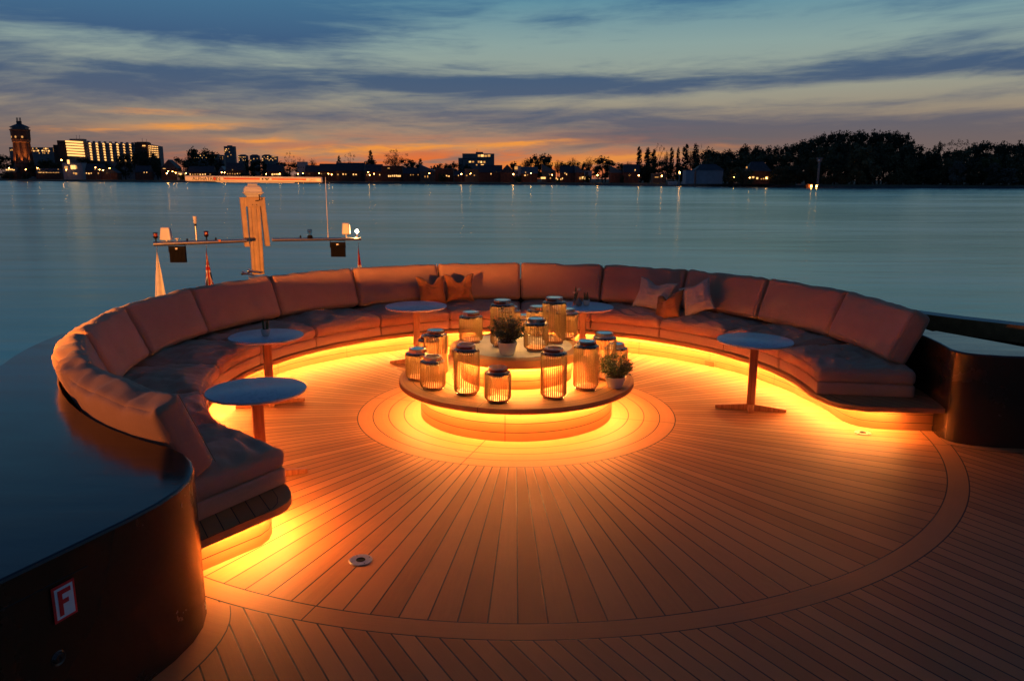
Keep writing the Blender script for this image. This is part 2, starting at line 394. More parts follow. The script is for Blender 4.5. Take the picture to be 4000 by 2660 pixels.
# ------------------------------------------------------------------ mesh builder
class MB:
    def __init__(s): s.v, s.f, s.mi = [], [], []
    def add(s, vs, fs, mi=0):
        o = len(s.v); s.v += [tuple(v) for v in vs]
        s.f += [tuple(o + i for i in f) for f in fs]; s.mi += [mi] * len(fs)
        return s
    def box(s, c, h, mi=0, rot=0.0, taper=1.0):
        vs = []
        for dz in (-1, 1):
            k = taper if dz > 0 else 1
            for dx, dy in ((-1, -1), (1, -1), (1, 1), (-1, 1)):
                x, y = dx * h[0] * k, dy * h[1] * k
                vs.append((c[0] + x * math.cos(rot) - y * math.sin(rot), c[1] + x * math.sin(rot) + y * math.cos(rot), c[2] + dz * h[2]))
        return s.add(vs, [(0, 3, 2, 1), (4, 5, 6, 7), (0, 1, 5, 4), (1, 2, 6, 5), (2, 3, 7, 6), (3, 0, 4, 7)], mi)
    def hexa(s, p8, mi=0):
        return s.add(p8, [(0, 3, 2, 1), (4, 5, 6, 7), (0, 1, 5, 4), (1, 2, 6, 5), (2, 3, 7, 6), (3, 0, 4, 7)], mi)
    def lathe(s, prof, n=32, c=(0, 0, 0), mi=0, a0=0.0, a1=2 * PI, sx=1.0, sy=1.0):
        full = abs(a1 - a0 - 2 * PI) < 1e-6
        k = n if full else n + 1; vs = []; fs = []
        for i in range(k):
            a = a0 + (a1 - a0) * i / n
            for r, z in prof: vs.append((c[0] + r * math.cos(a) * sx, c[1] + r * math.sin(a) * sy, c[2] + z))
        P = len(prof)
        for i in range(n):
            j = (i + 1) % k
            for q in range(P - 1):
                fs.append((i * P + q, j * P + q, j * P + q + 1, i * P + q + 1))
        return s.add(vs, fs, mi)
    def tube(s, pts, r, n=8, mi=0, caps=True):
        pts = [Vector(p) for p in pts]; K = len(pts)
        rr = r if isinstance(r, (list, tuple)) else [r] * K
        vs = []; fs = []; ref = Vector((0, 0, 1))
        for i, p in enumerate(pts):
            d = (pts[min(i + 1, K - 1)] - pts[max(i - 1, 0)]).normalized()
            if i == 0:
                if abs(d.z) > 0.9: ref = Vector((1, 0, 0))
                u = d.cross(ref).normalized()
            else:
                u = (u - d * u.dot(d)).normalized()
            w = d.cross(u)
            for k in range(n):
                a = 2 * PI * k / n
                vs.append(p + (u * math.cos(a) + w * math.sin(a)) * rr[i])
        for i in range(K - 1):
            for k in range(n):
                k2 = (k + 1) % n
                fs.append((i * n + k, i * n + k2, (i + 1) * n + k2, (i + 1) * n + k))
        if caps: fs += [tuple(range(n))[::-1], tuple((K - 1) * n + k for k in range(n))]
        return s.add(vs, fs, mi)
    def strip(s, A, B, mi=0, close=False):
        n = len(A); vs = list(A) + list(B); fs = []
        for i in range(n if close else n - 1):
            j = (i + 1) % n; fs.append((i, j, n + j, n + i))
        return s.add(vs, fs, mi)
    def prism(s, pts, z0, z1, mi=0, side_mi=None):
        n = len(pts); vs = [(x, y, z0) for x, y in pts] + [(x, y, z1) for x, y in pts]
        s.add(vs, [tuple(range(n))[::-1], tuple(range(n, 2 * n))], mi)
        return s.add(vs, [(i, (i + 1) % n, n + (i + 1) % n, n + i) for i in range(n)], mi if side_mi is None else side_mi)
    def build(s, name, mats, parent=None, smooth=None, loc=None, world=False):
        if not isinstance(mats, (list, tuple)): mats = [mats]
        me = bpy.data.meshes.new(name)
        off = Vector((0, 0, 0))
        if world and parent is not None: off = parent.location
        if loc is not None: off = Vector(loc)
        V = [(x - off.x, y - off.y, z - off.z) for x, y, z in s.v] if (world or loc is not None) else s.v
        me.from_pydata(V, [], s.f); me.update()
        for mt in mats: me.materials.append(mt)
        me.polygons.foreach_set('material_index', s.mi)
        o = bpy.data.objects.new(name, me); COL.objects.link(o)
        if parent is not None: o.parent = parent
        elif loc is not None: o.location = loc
        if smooth is not None: smooth_mesh(me, smooth)
        return o
def smooth_mesh(me, ang):
    me.polygons.foreach_set('use_smooth', [True] * len(me.polygons))
    try: me.set_sharp_from_angle(angle=rad(ang))
    except Exception: pass

def tag(o, label=None, cat=None, group=None, kind=None):
    if label: o['label'] = label
    if cat: o['category'] = cat
    if group: o['group'] = group
    if kind: o['kind'] = kind
    return o
def empty(name, loc, rz=0.0):
    o = bpy.data.objects.new(name, None); COL.objects.link(o)
    o.location = loc; o.rotation_euler = (0, 0, rz); o.empty_display_size = 0.2
    return o
def copy_tree(o, parent=None):
    c = o.copy(); COL.objects.link(c)
    if parent is not None: c.parent = parent
    for ch in [x for x in ALLCH.get(o.name, [])]: copy_tree(ch, c)
    return c
ALLCH = {}
def register(root):
    for x in bpy.data.objects:
        pass
def children_map():
    ALLCH.clear()
    for x in bpy.data.objects:
        if x.parent: ALLCH.setdefault(x.parent.name, []).append(x)

def pol(r, a, z=0.0):
    a = rad(a); return Vector((CX + r * math.cos(a), CY + r * math.sin(a), z))

def interp(x, tab):
    if x <= tab[0][0]: return tab[0][1]
    for (a, va), (b, vb) in zip(tab, tab[1:]):
        if x <= b:
            t_ = (x - a) / (b - a); t_ = t_ * t_ * (3 - 2 * t_)
            return va + (vb - va) * t_
    return tab[-1][1]
# ================================================================== THE YACHT
# ---- deck and hull
hull_pts = [(-4.22, -3), (9.5, -3), (9.5, 6.2), (6.4, 7.15), (5.45, 8.05), (4.95, 8.55), (4.5, 9.15), (3.9, 10.2), (2.6, 12.3), (0.2, 14.6),
            (-2.6, 16.3), (-5.6, 17.0), (-6.5, 15.8), (-5.7, 13.2), (-4.4, 10.8), (-4.45, 8.8), (-4.42, 7.9), (-4.34, 7.0), (-4.22, 6.0)]
hl = empty('yacht_hull', (0, 8, -2.6))
tag(hl, 'dark hull of the yacht under the round teak lounge deck', 'yacht hull')
MB().prism(hull_pts, -3.2, -0.006).build('hull_body', M_BLACK, hl, world=True)
MB().add([(x, y, 0.0) for x, y in [(CX + (x - CX) * 0.995, CY + (y - CY) * 0.995) for x, y in hull_pts]], [tuple(range(len(hull_pts)))]).build('deck', M_DECK, loc=(CX, CY, 0))
tag(bpy.data.objects['deck'], kind='structure')

WH = 0.86
def wall_part(inner, outer, root, groove=None):
    """counter with a bronze side and a glossy black top"""
    s = MB(); n = len(inner)
    rings = [(0.0, 0.0), (0.0, WH - 0.014), (0.006, WH - 0.004)]
    def off(pts, k):
        res = []
        for i, p_ in enumerate(pts):
            a = Vector(pts[max(i - 1, 0)]); b = Vector(pts[min(i + 1, n - 1)])
            d = (b - a).normalized(); nn = Vector((-d.y, d.x))
            o = Vector(outer[min(i, len(outer) - 1)]) - Vector(p_)
            if nn.dot(o) < 0: nn = -nn
            res.append(Vector(p_) + nn * k)
        return res
    for (k0, z0), (k1, z1) in zip(rings, rings[1:]):
        A = [(p_.x, p_.y, z0) for p_ in off(inner, k0)]; B = [(p_.x, p_.y, z1) for p_ in off(inner, k1)]
        s.strip(A, B)
    s.build('wall_face', M_WALL, root, smooth=50, world=True)
    tp = MB()
    A = [(p_.x, p_.y, WH - 0.004) for p_ in off(inner, 0.006)]; B = [(p_.x, p_.y, WH) for p_ in off(inner, 0.016)]
    C = [(x, y, WH) for x, y in outer]; D = [(x, y, -0.1) for x, y in outer]
    tp.strip(A, B); tp.strip(B, C); tp.strip(C, D)
    tp.build('counter_top', M_BLACK, root, smooth=30, world=True)

# left counter: runs behind the left half of the sofa, then towards the camera
inn = [tuple(pol(4.1, a)[:2]) for a in range(100, 240, 4)] + [(-1.96, 4.25), (-1.86, 4.16), (-1.775, 4.05), (-1.71, 3.92), (-1.675, 3.78),
      (-1.672, 3.64), (-1.70, 3.48), (-1.76, 3.30), (-1.84, 3.10), (-1.99, 2.74), (-2.35, 1.84), (-2.85, 0.6), (-3.4, -0.8)]
ou = []
for (x, y) in inn:
    a = math.degrees(math.atan2(y - CY, x - CX)) % 360
    if a < 200: q = pol(interp(a, [(100, 4.3), (150, 4.45), (196, 4.58)]), a); ou.append((q.x, q.y))
    else: ou.append((-4.265 - 0.002 * (a - 200), 6.24 - (a - 200) * 0.03 - max(0, 5.0 - y) * 1.0))
r_ = empty('side_counter', (-2.6, 4.6, 0)); tag(r_, 'wide glossy black counter curving behind the left end of the sofa towards the camera', 'counter')
wall_part(inn, ou, r_)
# small groove under the top
g = MB(); gp = [(-1.845 - 0.002, 3.085), (-1.99, 2.745), (-2.35, 1.845)]
g.tube([(x + 0.001, y, 0.742) for x, y in gp], 0.003, 6); g.build('groove', M_CAULK, r_, world=True)
# round fitting
fa = Vector((-1.921, 2.918, 0.405)); tt = Vector((-0.3568, -0.9342, 0)); nn = Vector((0.9342, -0.3568, 0))
def on_wall(mb, prof, c, n=24, mi=0):
    vs = []; fs = []; P = len(prof)
    for i in range(n):
        a = 2 * PI * i / n
        for rr, h in prof: vs.append(c + tt * (rr * math.cos(a)) + Vector((0, 0, 1)) * (rr * math.sin(a)) + nn * h)
    for i in range(n):
        j = (i + 1) % n
        for q in range(P - 1): fs.append((i * P + q, j * P + q, j * P + q + 1, i * P + q + 1))
    mb.add(vs, fs, mi)
f_ = MB(); on_wall(f_, [(0.034, 0.0), (0.034, 0.006), (0.030, 0.009), (0.024, 0.006), (0.020, 0.012), (0.010, 0.012), (0.008, 0.006), (0.0, 0.006)], fa)
f_.build('round_fitting', simple('dark_metal', (0.10, 0.09, 0.08), 0.3, 0.8), r_, smooth=30, world=True)
# F sign
sg = empty('fire_sign', (-1.90, 2.97, 0.56)); tag(sg, 'small rectangular sign with a red letter F on pale ground, on the dark counter side', 'sign')
sc = Vector((-1.9025, 2.9665, 0.6455)) + nn * 0.012
def wq(mb, pts, h, mi):
    vs = [sc + tt * x + Vector((0, 0, 1)) * z + nn * h for x, z in pts]
    mb.add(vs, [tuple(range(len(pts)))[::-1]], mi)
b = MB(); hx, hz = 0.054, 0.080
P8 = []
for h in (0.0, 0.003):
    P8 += [sc + tt * x + Vector((0, 0, 1)) * z + nn * h for x, z in ((-hx, -hz), (hx, -hz), (hx, hz), (-hx, hz))]
b.hexa(P8, 0); M_SIGNR = simple('sign_red', (0.85, 0.03, 0.03), 0.4, var=0.05)
b.build('sign_plate', M_SIGNR, sg, world=True)
b = MB(); wq(b, [(-hx * .80, -hz * .86), (hx * .80, -hz * .86), (hx * .80, hz * .86), (-hx * .80, hz * .86)], 0.0045, 0)
b.build('sign_face', simple('sign_pale', (0.88, 0.84, 0.84), 0.5, var=0.04), sg, world=True)
b = MB()   # letter F (tt points to the camera-left, so -x is right)
FX = lambda x: -x * hx
for rect in ([(-.56, -.72), (-.56, .72), (-.18, .72), (-.18, -.72)], [(-.18, .72), (.58, .72), (.58, .46), (-.18, .46)], [(-.18, .16), (.34, .16), (.34, -.10), (-.18, -.10)]):
    wq(b, [(FX(x), z * hz) for x, z in rect], 0.006, 0)
b.build('letter', M_SIGNR, sg, world=True)

# right counter
inr = [tuple(pol(4.1, a)[:2]) for a in range(96, -9, -4)] + [tuple(pol(4.1, -10)[:2]), (4.062, 6.98), (4.075, 6.89), (4.12, 6.81), (4.22, 6.745), (4.40, 6.69), (4.75, 6.64), (5.5, 6.61), (7.0, 6.6), (9.3, 6.0)]
our = []
for i, (x, y) in enumerate(inr):
    a = math.degrees(math.atan2(y - CY, x - CX))
    if y > 7.6: q = pol(4.3, a); our.append((q.x, q.y))
    else: our.append(None)
tail = [(4.40, 7.84), (4.50, 7.66), (4.56, 7.55), (4.62, 7.44), (4.68, 7.33), (4.74, 7.22), (4.80, 7.10), (4.92, 6.98), (5.3, 6.85), (6, 6.8), (7.2, 6.8), (9.3, 6.3)]
k = our.index(None); rem = len(our) - k
for i in range(rem):
    f = i / (rem - 1) * (len(tail) - 1); i0 = min(int(f), len(tail) - 2); w_ = f - i0
    our[k + i] = tuple(Vector(tail[i0]) * (1 - w_) + Vector(tail[i0 + 1]) * w_)
r_ = empty('side_counter', (4.3, 7.2, 0)); tag(r_, 'glossy dark counter with rounded corner at the right end of the sofa', 'counter')
wall_part(inr, our, r_)
# outer bulwark beyond it
bl = [(2.7, 11.9), (3.7, 10.4), (4.25, 9.4), (4.61, 8.86), (4.97, 8.42), (5.41, 8.0), (6.3, 7.3), (9.4, 6.4)]
r_ = empty('outer_bulwark', (4.97, 8.42, 0)); tag(r_, 'thin outer bulwark with orange glow tinted into its inner face beyond the right counter', 'bulwark')
MB().strip([(x, y, 0.70) for x, y in bl], [(x, y, 0.886) for x, y in bl]).build('upper_band', simple('glow_tinted_band', (0.42, 0.24, 0.10), 0.38, 0.7), r_, world=True, smooth=40)  # orange glow on the inner face is put into the band colour
bt = MB(); bt.strip([(x, y, 0.886) for x, y in bl], [(x + 0.10, y + 0.08, 0.90) for x, y in bl]); bt.strip([(x + .10, y + .08, .90) for x, y in bl], [(x + .13, y + .1, -.6) for x, y in bl])
bt.strip([(x - 0.012, y - .01, 0.0) for x, y in bl], [(x - 0.012, y - .01, 0.705) for x, y in bl]); bt.strip([(x - 0.012, y - .01, 0.705) for x, y in bl], [(x, y, 0.705) for x, y in bl])
bt.build('cap_rail', M_BLACK, r_, world=True, smooth=20)

# margin planks at the feet of the two counters
def offset_path(pts, k):
    res = []
    for i, p_ in enumerate(pts):
        a = Vector(pts[max(i - 1, 0)]); b_ = Vector(pts[min(i + 1, len(pts) - 1)])
        d = (b_ - a).normalized(); res.append(Vector(p_[:2]) + Vector((-d.y, d.x)) * k)
    return res
def outside_big(pts):
    return [p_ for p_ in pts]
def resample(pts, n):
    P = [Vector(p_[:2]) for p_ in pts]; L = [0]
    for u, v in zip(P, P[1:]): L.append(L[-1] + (v - u).length)
    res = []
    for i in range(n):
        s_ = L[-1] * i / (n - 1); k_ = max(j for j in range(len(L)) if L[j] <= s_ + 1e-9); k_ = min(k_, len(P) - 2)
        res.append(P[k_].lerp(P[k_ + 1], (s_ - L[k_]) / max(1e-9, L[k_ + 1] - L[k_])))
    for _ in range(3): res = [res[0]] + [(res[i - 1] + res[i] * 2 + res[i + 1]) / 4 for i in range(1, n - 1)] + [res[-1]]
    return res
for inner_, outer_, k in (([(-1.80, 4.085)] + [p_ for p_ in inn if p_[1] < 3.9], [(-1.612, 4.003), (-1.565, 3.92), (-1.53, 3.77), (-1.535, 3.58), (-1.57, 3.42), (-1.63, 3.24), (-1.74, 2.95), (-1.89, 2.60), (-2.25, 1.72), (-2.74, 0.5), (-3.28, -0.85)], 1),
                    ([(4.062, 6.98)] + [p_ for p_ in inr if p_[1] < 6.95], [(4.03, 6.785), (4.10, 6.71), (4.20, 6.64), (4.38, 6.575), (4.60, 6.54), (5.5, 6.49), (7.0, 6.47), (9.3, 5.87)], -1)):
    A_, B_ = resample(inner_, 60), resample(outer_, 60); C_ = [q + (q - p_).normalized() * 0.0065 for p_, q in zip(A_, B_)]
    MB().strip([(v.x, v.y, 0.003) for v in A_], [(v.x, v.y, 0.003) for v in C_]).build('deck_caulk_line', M_CAULK, loc=(CX, CY, 0))
    MB().strip([(v.x, v.y, 0.006) for v in A_], [(v.x, v.y, 0.006) for v in B_]).build('deck_margin_plank', M_PLAIN, loc=(CX, CY, 0))
for o in bpy.data.objects:
    if o.name.startswith('deck_'): o['kind'] = 'structure'

# ---- drains
def drain(loc, r0, label):
    t_ = empty('deck_drain', loc); tag(t_, label, 'deck drain')
    MB().lathe([(r0, 0.0), (r0, 0.006), (r0 * .97, 0.008), (r0 * .42, 0.007), (r0 * .40, 0.004)], 40).build('drain_plate', M_DRAIN, t_, smooth=30)
    MB().lathe([(r0 * .40, 0.007), (r0 * .38, 0.009), (r0 * .30, 0.009), (r0 * .28, 0.005), (0.0, 0.0045)], 32).build('drain_plug', M_BLACKP, t_, smooth=30)
    for q in range(4):
        a = q * PI / 2 + 0.6; s_ = MB(); s_.lathe([(0.004, 0.0078), (0.003, 0.009), (0, 0.009)], 8, (math.cos(a) * r0 * .8, math.sin(a) * r0 * .8, 0)); s_.build('screw', M_BLACKP, t_)
drain((-0.965, 4.54, 0), 0.075, 'round steel drain plate with a dark centre in the open teak deck')
drain((3.39, 7.10, 0), 0.075, 'round drain plate in the lit deck by the right end of the sofa plinth')

# ---- built-in bench
plf = [(-2, 3.30), (9, 3.25), (30, 3.24), (50, 3.19), (62, 3.17), (90, 3.20), (117, 3.30), (150, 3.33), (180, 3.30), (215, 3.30), (236, 3.33)]
p_end_r = [(4.09, 7.17), (3.75, 7.20), (3.56, 7.235), (3.45, 7.29), (3.385, 7.38), (3.355, 7.48)]
p_end_l = [(-1.652, 4.94), (-1.640, 4.83), (-1.665, 4.74), (-1.74, 4.64), (-1.91, 4.42), (-2.06, 4.22)]
pl_path = p_end_r + [tuple(pol(interp(a, plf), a)[:2]) for a in range(-3, 234, 3)] + p_end_l
rl = [(-6, 2.97), (20, 2.955), (150, 2.965), (175, 2.98), (233, 3.13)]
l_end_r = [(4.055, 6.925), (3.6, 6.945), (3.36, 6.975), (3.22, 7.02), (3.125, 7.09), (3.07, 7.19), (3.035, 7.32)]
l_end_l = [(-1.64, 5.16), (-1.565, 5.05), (-1.505, 4.94), (-1.475, 4.84), (-1.475, 4.755), (-1.51, 4.67), (-1.60, 4.54), (-1.80, 4.245), (-1.835, 4.19)]
l_path = l_end_r + [tuple(pol(interp(a, rl), a)[:2]) for a in range(-6, 232, 3)] + l_end_l
bench = empty('built_in_bench', (CX, CY, 0)); tag(bench, 'curved built-in teak bench base running round the lounge, glowing from below', 'bench')
MB().strip([(x, y, 0.0) for x, y in pl_path], [(x, y, 0.252) for x, y in pl_path]).build('plinth', M_PLINTH, bench, world=True, smooth=40)
def back_pt(x, y, R_=4.095):
    a = math.degrees(math.atan2(y - CY, x - CX)) % 360
    if a > 300: a -= 360
    a = min(max(a, -12.5), 242.6); return pol(R_, a)
lg = MB(); F_ = [(x, y) for x, y in l_path]; B_ = [back_pt(x, y) for x, y in l_path]
lin = offset_path(F_, 0.006) if False else None
def inset(pts, k): return [tuple(Vector(p_) + (back_pt(*p_).to_2d() - Vector(p_)).normalized() * min(k, (back_pt(*p_).to_2d() - Vector(p_)).length * .9)) for p_ in pts]
i1 = inset(F_, 0.007)
lg.strip([(x, y, 0.252) for x, y in i1], [(q.x, q.y, 0.252) for q in B_])
lg.strip([(x, y, 0.252) for x, y in i1], [(x, y, 0.259) for x, y in F_]); lg.strip([(x, y, 0.259) for x, y in F_], [(x, y, 0.296) for x, y in F_])
lg.strip([(x, y, 0.296) for x, y in F_], [(x, y, 0.303) for x, y in i1]); lg.strip([(x, y, 0.303) for x, y in i1], [(q.x, q.y, 0.303) for q in B_])
lg.build('ledge', M_PLAIN, bench, world=True, smooth=40)
i2, i3 = inset(F_, 0.125), inset(F_, 0.131)
MB().strip([(x, y, 0.3055) for x, y in i2], [(q.x, q.y, 0.3055) for q in B_]).build('ledge_caulk', M_CAULK, bench, world=True)
MB().strip([(x, y, 0.3080) for x, y in i3], [(q.x, q.y, 0.3080) for q in B_]).build('ledge_planks', M_PAR, bench, world=True)
lo, li = offset_path(pl_path, -0.060), offset_path(pl_path, -0.082)
# path runs counter-clockwise, open side is towards the centre
def towards(pts, k):
    res = []
    for i, p_ in enumerate(pts):
        a = Vector(pts[max(i - 1, 0)]); b_ = Vector(pts[min(i + 1, len(pts) - 1)])
        d = (b_ - a).normalized(); n_ = Vector((-d.y, d.x)); res.append(Vector(p_) + n_ * k)
    return res
t1, t2 = towards(pl_path, 0.062), towards(pl_path, 0.064)
MB().strip([(v.x, v.y, 0.250) for v in t1[1:-1]], [(v.x, v.y, 0.2440) for v in t2[1:-1]]).strip([(v.x, v.y, 0.2505) for v in t1[1:-1]], [(v.x, v.y, 0.2495) for v in towards(pl_path, 0.083)[1:-1]]).build('light_strip', M_LED, bench, world=True)
# vent grille in the plinth
vq = pol(3.205, 37.5, 0); vn = Vector((math.cos(rad(217.5)), math.sin(rad(217.5)), 0)); vt = Vector((-vn.y, vn.x, 0))
gr = MB(); c_ = vq + Vector((0, 0, 0.045))
P8 = []
for h in (0.0, 0.006): P8 += [c_ + vt * x + Vector((0, 0, z)) + vn * (h + 0.02) for x, z in ((-.08, -.035), (.08, -.035), (.08, .035), (-.08, .035))]
gr.hexa(P8, 0)
for i in range(9):
    for j in range(4):
        cc = c_ + vt * (-.066 + i * .0165 + (j % 2) * .004) + Vector((0, 0, -.024 + j * .016)) + vn * 0.0275
        gr.add([cc + vt * x + Vector((0, 0, z)) for x, z in ((-.004, -.004), (.004, -.004), (.004, .004), (-.004, .004))], [(0, 1, 2, 3)], 1)
gr.build('vent_grille', [M_PLAIN, M_CAULK], bench, world=True)

# ---- cushions
def sgrid(n): return [math.sin(PI / 2 * (-1 + 2 * i / n)) for i in range(n + 1)]
def cube_grid(nu, nv, nw):
    """surface grid of the cube [-1,1]^3"""
    U, V_, W_ = sgrid(nu), sgrid(nv), sgrid(nw); idx = {}; vs = []; fs = []
    def g(a, b, c):
        key = (round(a, 5), round(b, 5), round(c, 5))
        if key not in idx: idx[key] = len(vs); vs.append((a, b, c))
        return idx[key]
    for sgn in (-1, 1):
        for A, B, f in ((U, V_, lambda a, b: (a, b, sgn)), (U, W_, lambda a, b: (a, sgn, b)), (V_, W_, lambda a, b: (sgn, a, b))):
            for i in range(len(A) - 1):
                for j in range(len(B) - 1):
                    q = (g(*f(A[i], B[j])), g(*f(A[i + 1], B[j])), g(*f(A[i + 1], B[j + 1])), g(*f(A[i], B[j + 1])))
                    fs.append(q)
    return vs, fs
def fix_normals(me):
    import bmesh
    bm = bmesh.new(); bm.from_mesh(me); bmesh.ops.recalc_face_normals(bm, faces=bm.faces[:]); bm.to_mesh(me); bm.free()
def rounded(p_, h, r):
    q = [p_[i] * h[i] for i in range(3)]
    inn_ = [max(-(h[i] - r), min(h[i] - r, q[i])) for i in range(3)]
    d = Vector([q[i] - inn_[i] for i in range(3)])
    if d.length > 1e-9: d = d.normalized() * r
    return Vector(inn_) + d
def ridged(v): return 1.0 - abs(noise.noise(v)) * 2.2

POSN = ['at the right-hand end, beside the dark counter', 'second from the right-hand end',
        'third from the right end', 'fourth from the right end',
        'behind the table with the flower vase', 'straight behind the tall lanterns',
        'right of the two rust pillows', 'behind the empty far left table',
        'just right of the radar mast', 'just left of the radar mast', 'in front of the white pennant',
        'second from the near left end', 'at the near left end']
seat_b = [-8.3, 11.5, 31.0, 50.2, 69.5, 88.7, 107.8, 127.2, 146.6, 166.0, 185.4, 204.6, 223.0, 239.6]
back_b = [-5.6, 14.3, 33.0, 51.6, 70.3, 88.8, 107.4, 126.4, 145.3, 164.6, 183.2, 202.0, 220.5, 239.5]
RF = [(-8, 3.01), (160, 3.0), (190, 3.02), (240, 3.19)]
grid_base = cube_grid(18, 8, 4); grid_seat = cube_grid(44, 34, 7); grid_back = cube_grid(40, 9, 28)
for k in range(13):
    # base cushion: firm, flat
    a0, a1 = seat_b[k], seat_b[k + 1]; am = (a0 + a1) / 2; rf = interp(am, RF)
    HW = rad(a1 - a0) / 2 * 3.4 - 0.004
    org = pol(3.45, am, 0.304)
    vs = []
    for p_ in grid_base[0]:
        q = rounded(p_, (HW, 0.46, 0.062), 0.020)
        q.y += 0.004 * (1 - p_[0] ** 2) * (1 if p_[1] < 0 else 0) * -1
        rr = interp(am + math.degrees(q.x / 3.4), RF) + 0.46 + q.y
        aa = am + math.degrees(q.x / 3.4) * (1 if True else 1)
        vs.append(pol(rr, aa, 0.366 + q.z) - org)
    b = MB().add(vs, grid_base[1]); o = b.build('base_cushion', M_FAB, smooth=60); o.location = org; fix_normals(o.data)
    tag(o, 'firm flat base cushion under the seat cushion ' + POSN[k], 'base cushion', 'base cushions round the sofa')
    # seat cushion: soft and creased
    sd = k * 13.7; org = pol(3.4, am, 0.425); HW = rad(a1 - a0) / 2 * 3.4 - 0.007
    vs = []
    for p_ in grid_seat[0]:
        q = rounded(p_, (HW, 0.47, 0.070), 0.046)
        u, v, w = p_
        top = max(w, 0.0) if abs(w) > 0.999 else max(0.0, w) * 0.6
        dome = (1 - u ** 4) * (1 - abs(v) ** 5)
        nz = Vector((q.x * 3.0 + sd, q.y * 3.4 + u * 0.8, sd))
        wr = noise.noise(nz * 0.8) * 0.020 + (ridged(Vector((q.x * 4.2 + q.y * 2.0 + sd, q.y * 7.0 - q.x * 2.5, sd))) - 0.75) * 0.015 \
            + (ridged(Vector((q.x * 13 + sd, q.y * 9.0 + q.x * 5, sd + 4))) - 0.7) * 0.0055 + noise.noise(Vector((q.x * 22, q.y * 22, sd))) * 0.0022
        q.z += top * (0.056 * dome + 2.5 * wr * (0.35 + 0.65 * dome))
        # side gathers and slump over the front edge
        e = 1 - abs(w)
        side = noise.noise(Vector((q.x * 9 + sd, q.z * 14, 2.0)))
        if v < -0.93: q.y -= 0.012 * e + side * 0.014 + 0.011 * noise.noise(Vector((q.x * 26, q.z * 10, sd)))
        if abs(u) > 0.93: q.x += (1 if u > 0 else -1) * (noise.noise(Vector((q.y * 9, q.z * 14, sd))) * 0.006)
        q.z += 0.006 * noise.noise(Vector((q.x * 3 + sd, 0, 0))) * (1 if v < 0 else 0.3)
        rr = interp(am + math.degrees(q.x / 3.4), RF) - 0.012 + 0.47 + q.y
        vs.append(pol(rr, am + math.degrees(q.x / 3.4), 0.492 + q.z) - org)
    b = MB().add(vs, grid_seat[1]); o = b.build('seat_cushion', M_FAB, smooth=75); o.location = org; fix_normals(o.data)
    tag(o, 'creased taupe seat cushion ' + POSN[k], 'seat cushion', 'seat cushions round the sofa')
    # piping round the front of the seat cushion
    pp = []
    for i in range(31):
        u = -0.985 + 1.97 * i / 30; x = u * HW; rr = interp(am + math.degrees(x / 3.4), RF) - 0.012 - 0.010
        e = 0.012 * max(0, abs(u) - 0.95) / 0.05
        zz = 0.537 + 0.008 * noise.noise(Vector((x * 3 + sd, 0, 0))) + 0.005 * noise.noise(Vector((x * 8 + sd, 3, 0)))
        pp.append(pol(rr + e + noise.noise(Vector((x * 9 + sd, 0, 2.0))) * -0.006, am + math.degrees(x / 3.4), zz) - org)
    MB().tube(pp, 0.0026, 5).build('piping', M_FAB, o, smooth=80)
    # back cushion: leaning, plump
    a0, a1 = back_b[k], back_b[k + 1]; am = (a0 + a1) / 2
    HW = rad(a1 - a0) / 2 * 3.78 - 0.009; HH = 0.285; HT = 0.105
    org = pol(3.72, am, 0.55); lean = rad(24)
    pinch = 1.0 if k in (10, 11, 12) else 0.45
    slump = 0.02 * noise.noise(Vector((k * 3.1, 0, 0)))
    vs = []
    for p_ in grid_back[0]:
        u, v, w = p_
        q = rounded(p_, (HW, HT, HH), 0.055)
        dome = (1 - u ** 4) * (1 - w ** 4)
        sgn = 1 if v > 0 else -1
        q.y += sgn * abs(v) ** 2 * 0.034 * dome
        # the top face sags a little and is creased
        tcr = max(0, (w - 0.55) / 0.45)
        cr = (ridged(Vector((q.x * 7.0 + sd, q.y * 5, q.z * 2.2 + q.x * 1.5))) - 0.72) * 0.027 * pinch + (ridged(Vector((q.x * 19 + sd, q.y * 8, q.z * 6))) - 0.7) * 0.006 * pinch
        q.z += tcr * (-0.012 * (1 - u * u) + cr + noise.noise(Vector((q.x * 3.5 + sd, 1, 0))) * 0.016)
        q.y += noise.noise(Vector((q.x * 2.2 + sd, q.z * 2.6, sgn))) * 0.014 * abs(v) + cr * 0.5 * abs(v) * tcr \
            + (ridged(Vector((q.x * 4 + q.z * 6 + sd, q.z * 5 - q.x * 4, 7 + sgn))) - 0.8) * 0.004
        q.x += (0.010 * noise.noise(Vector((q.z * 4 + sd, q.y * 5, 9)))) * (1 if abs(u) > 0.9 else 0)
        z = 0.585 + HH + q.z * math.cos(lean) - q.y * math.sin(lean) * 0.85 - 0.012
        rr = 3.895 + q.y * math.cos(lean) + q.z * math.sin(lean) + slump
        rr += interp(am, [(170, 0), (240, 0.045)])
        vs.append(pol(rr, am + math.degrees(q.x / 3.78), z) - org)
    b = MB().add(vs, grid_back[1]); o = b.build('back_cushion', M_FAB, smooth=75); o.location = org; fix_normals(o.data)
    tag(o, 'tall taupe back cushion ' + POSN[k], 'back cushion', 'back cushions round the sofa')
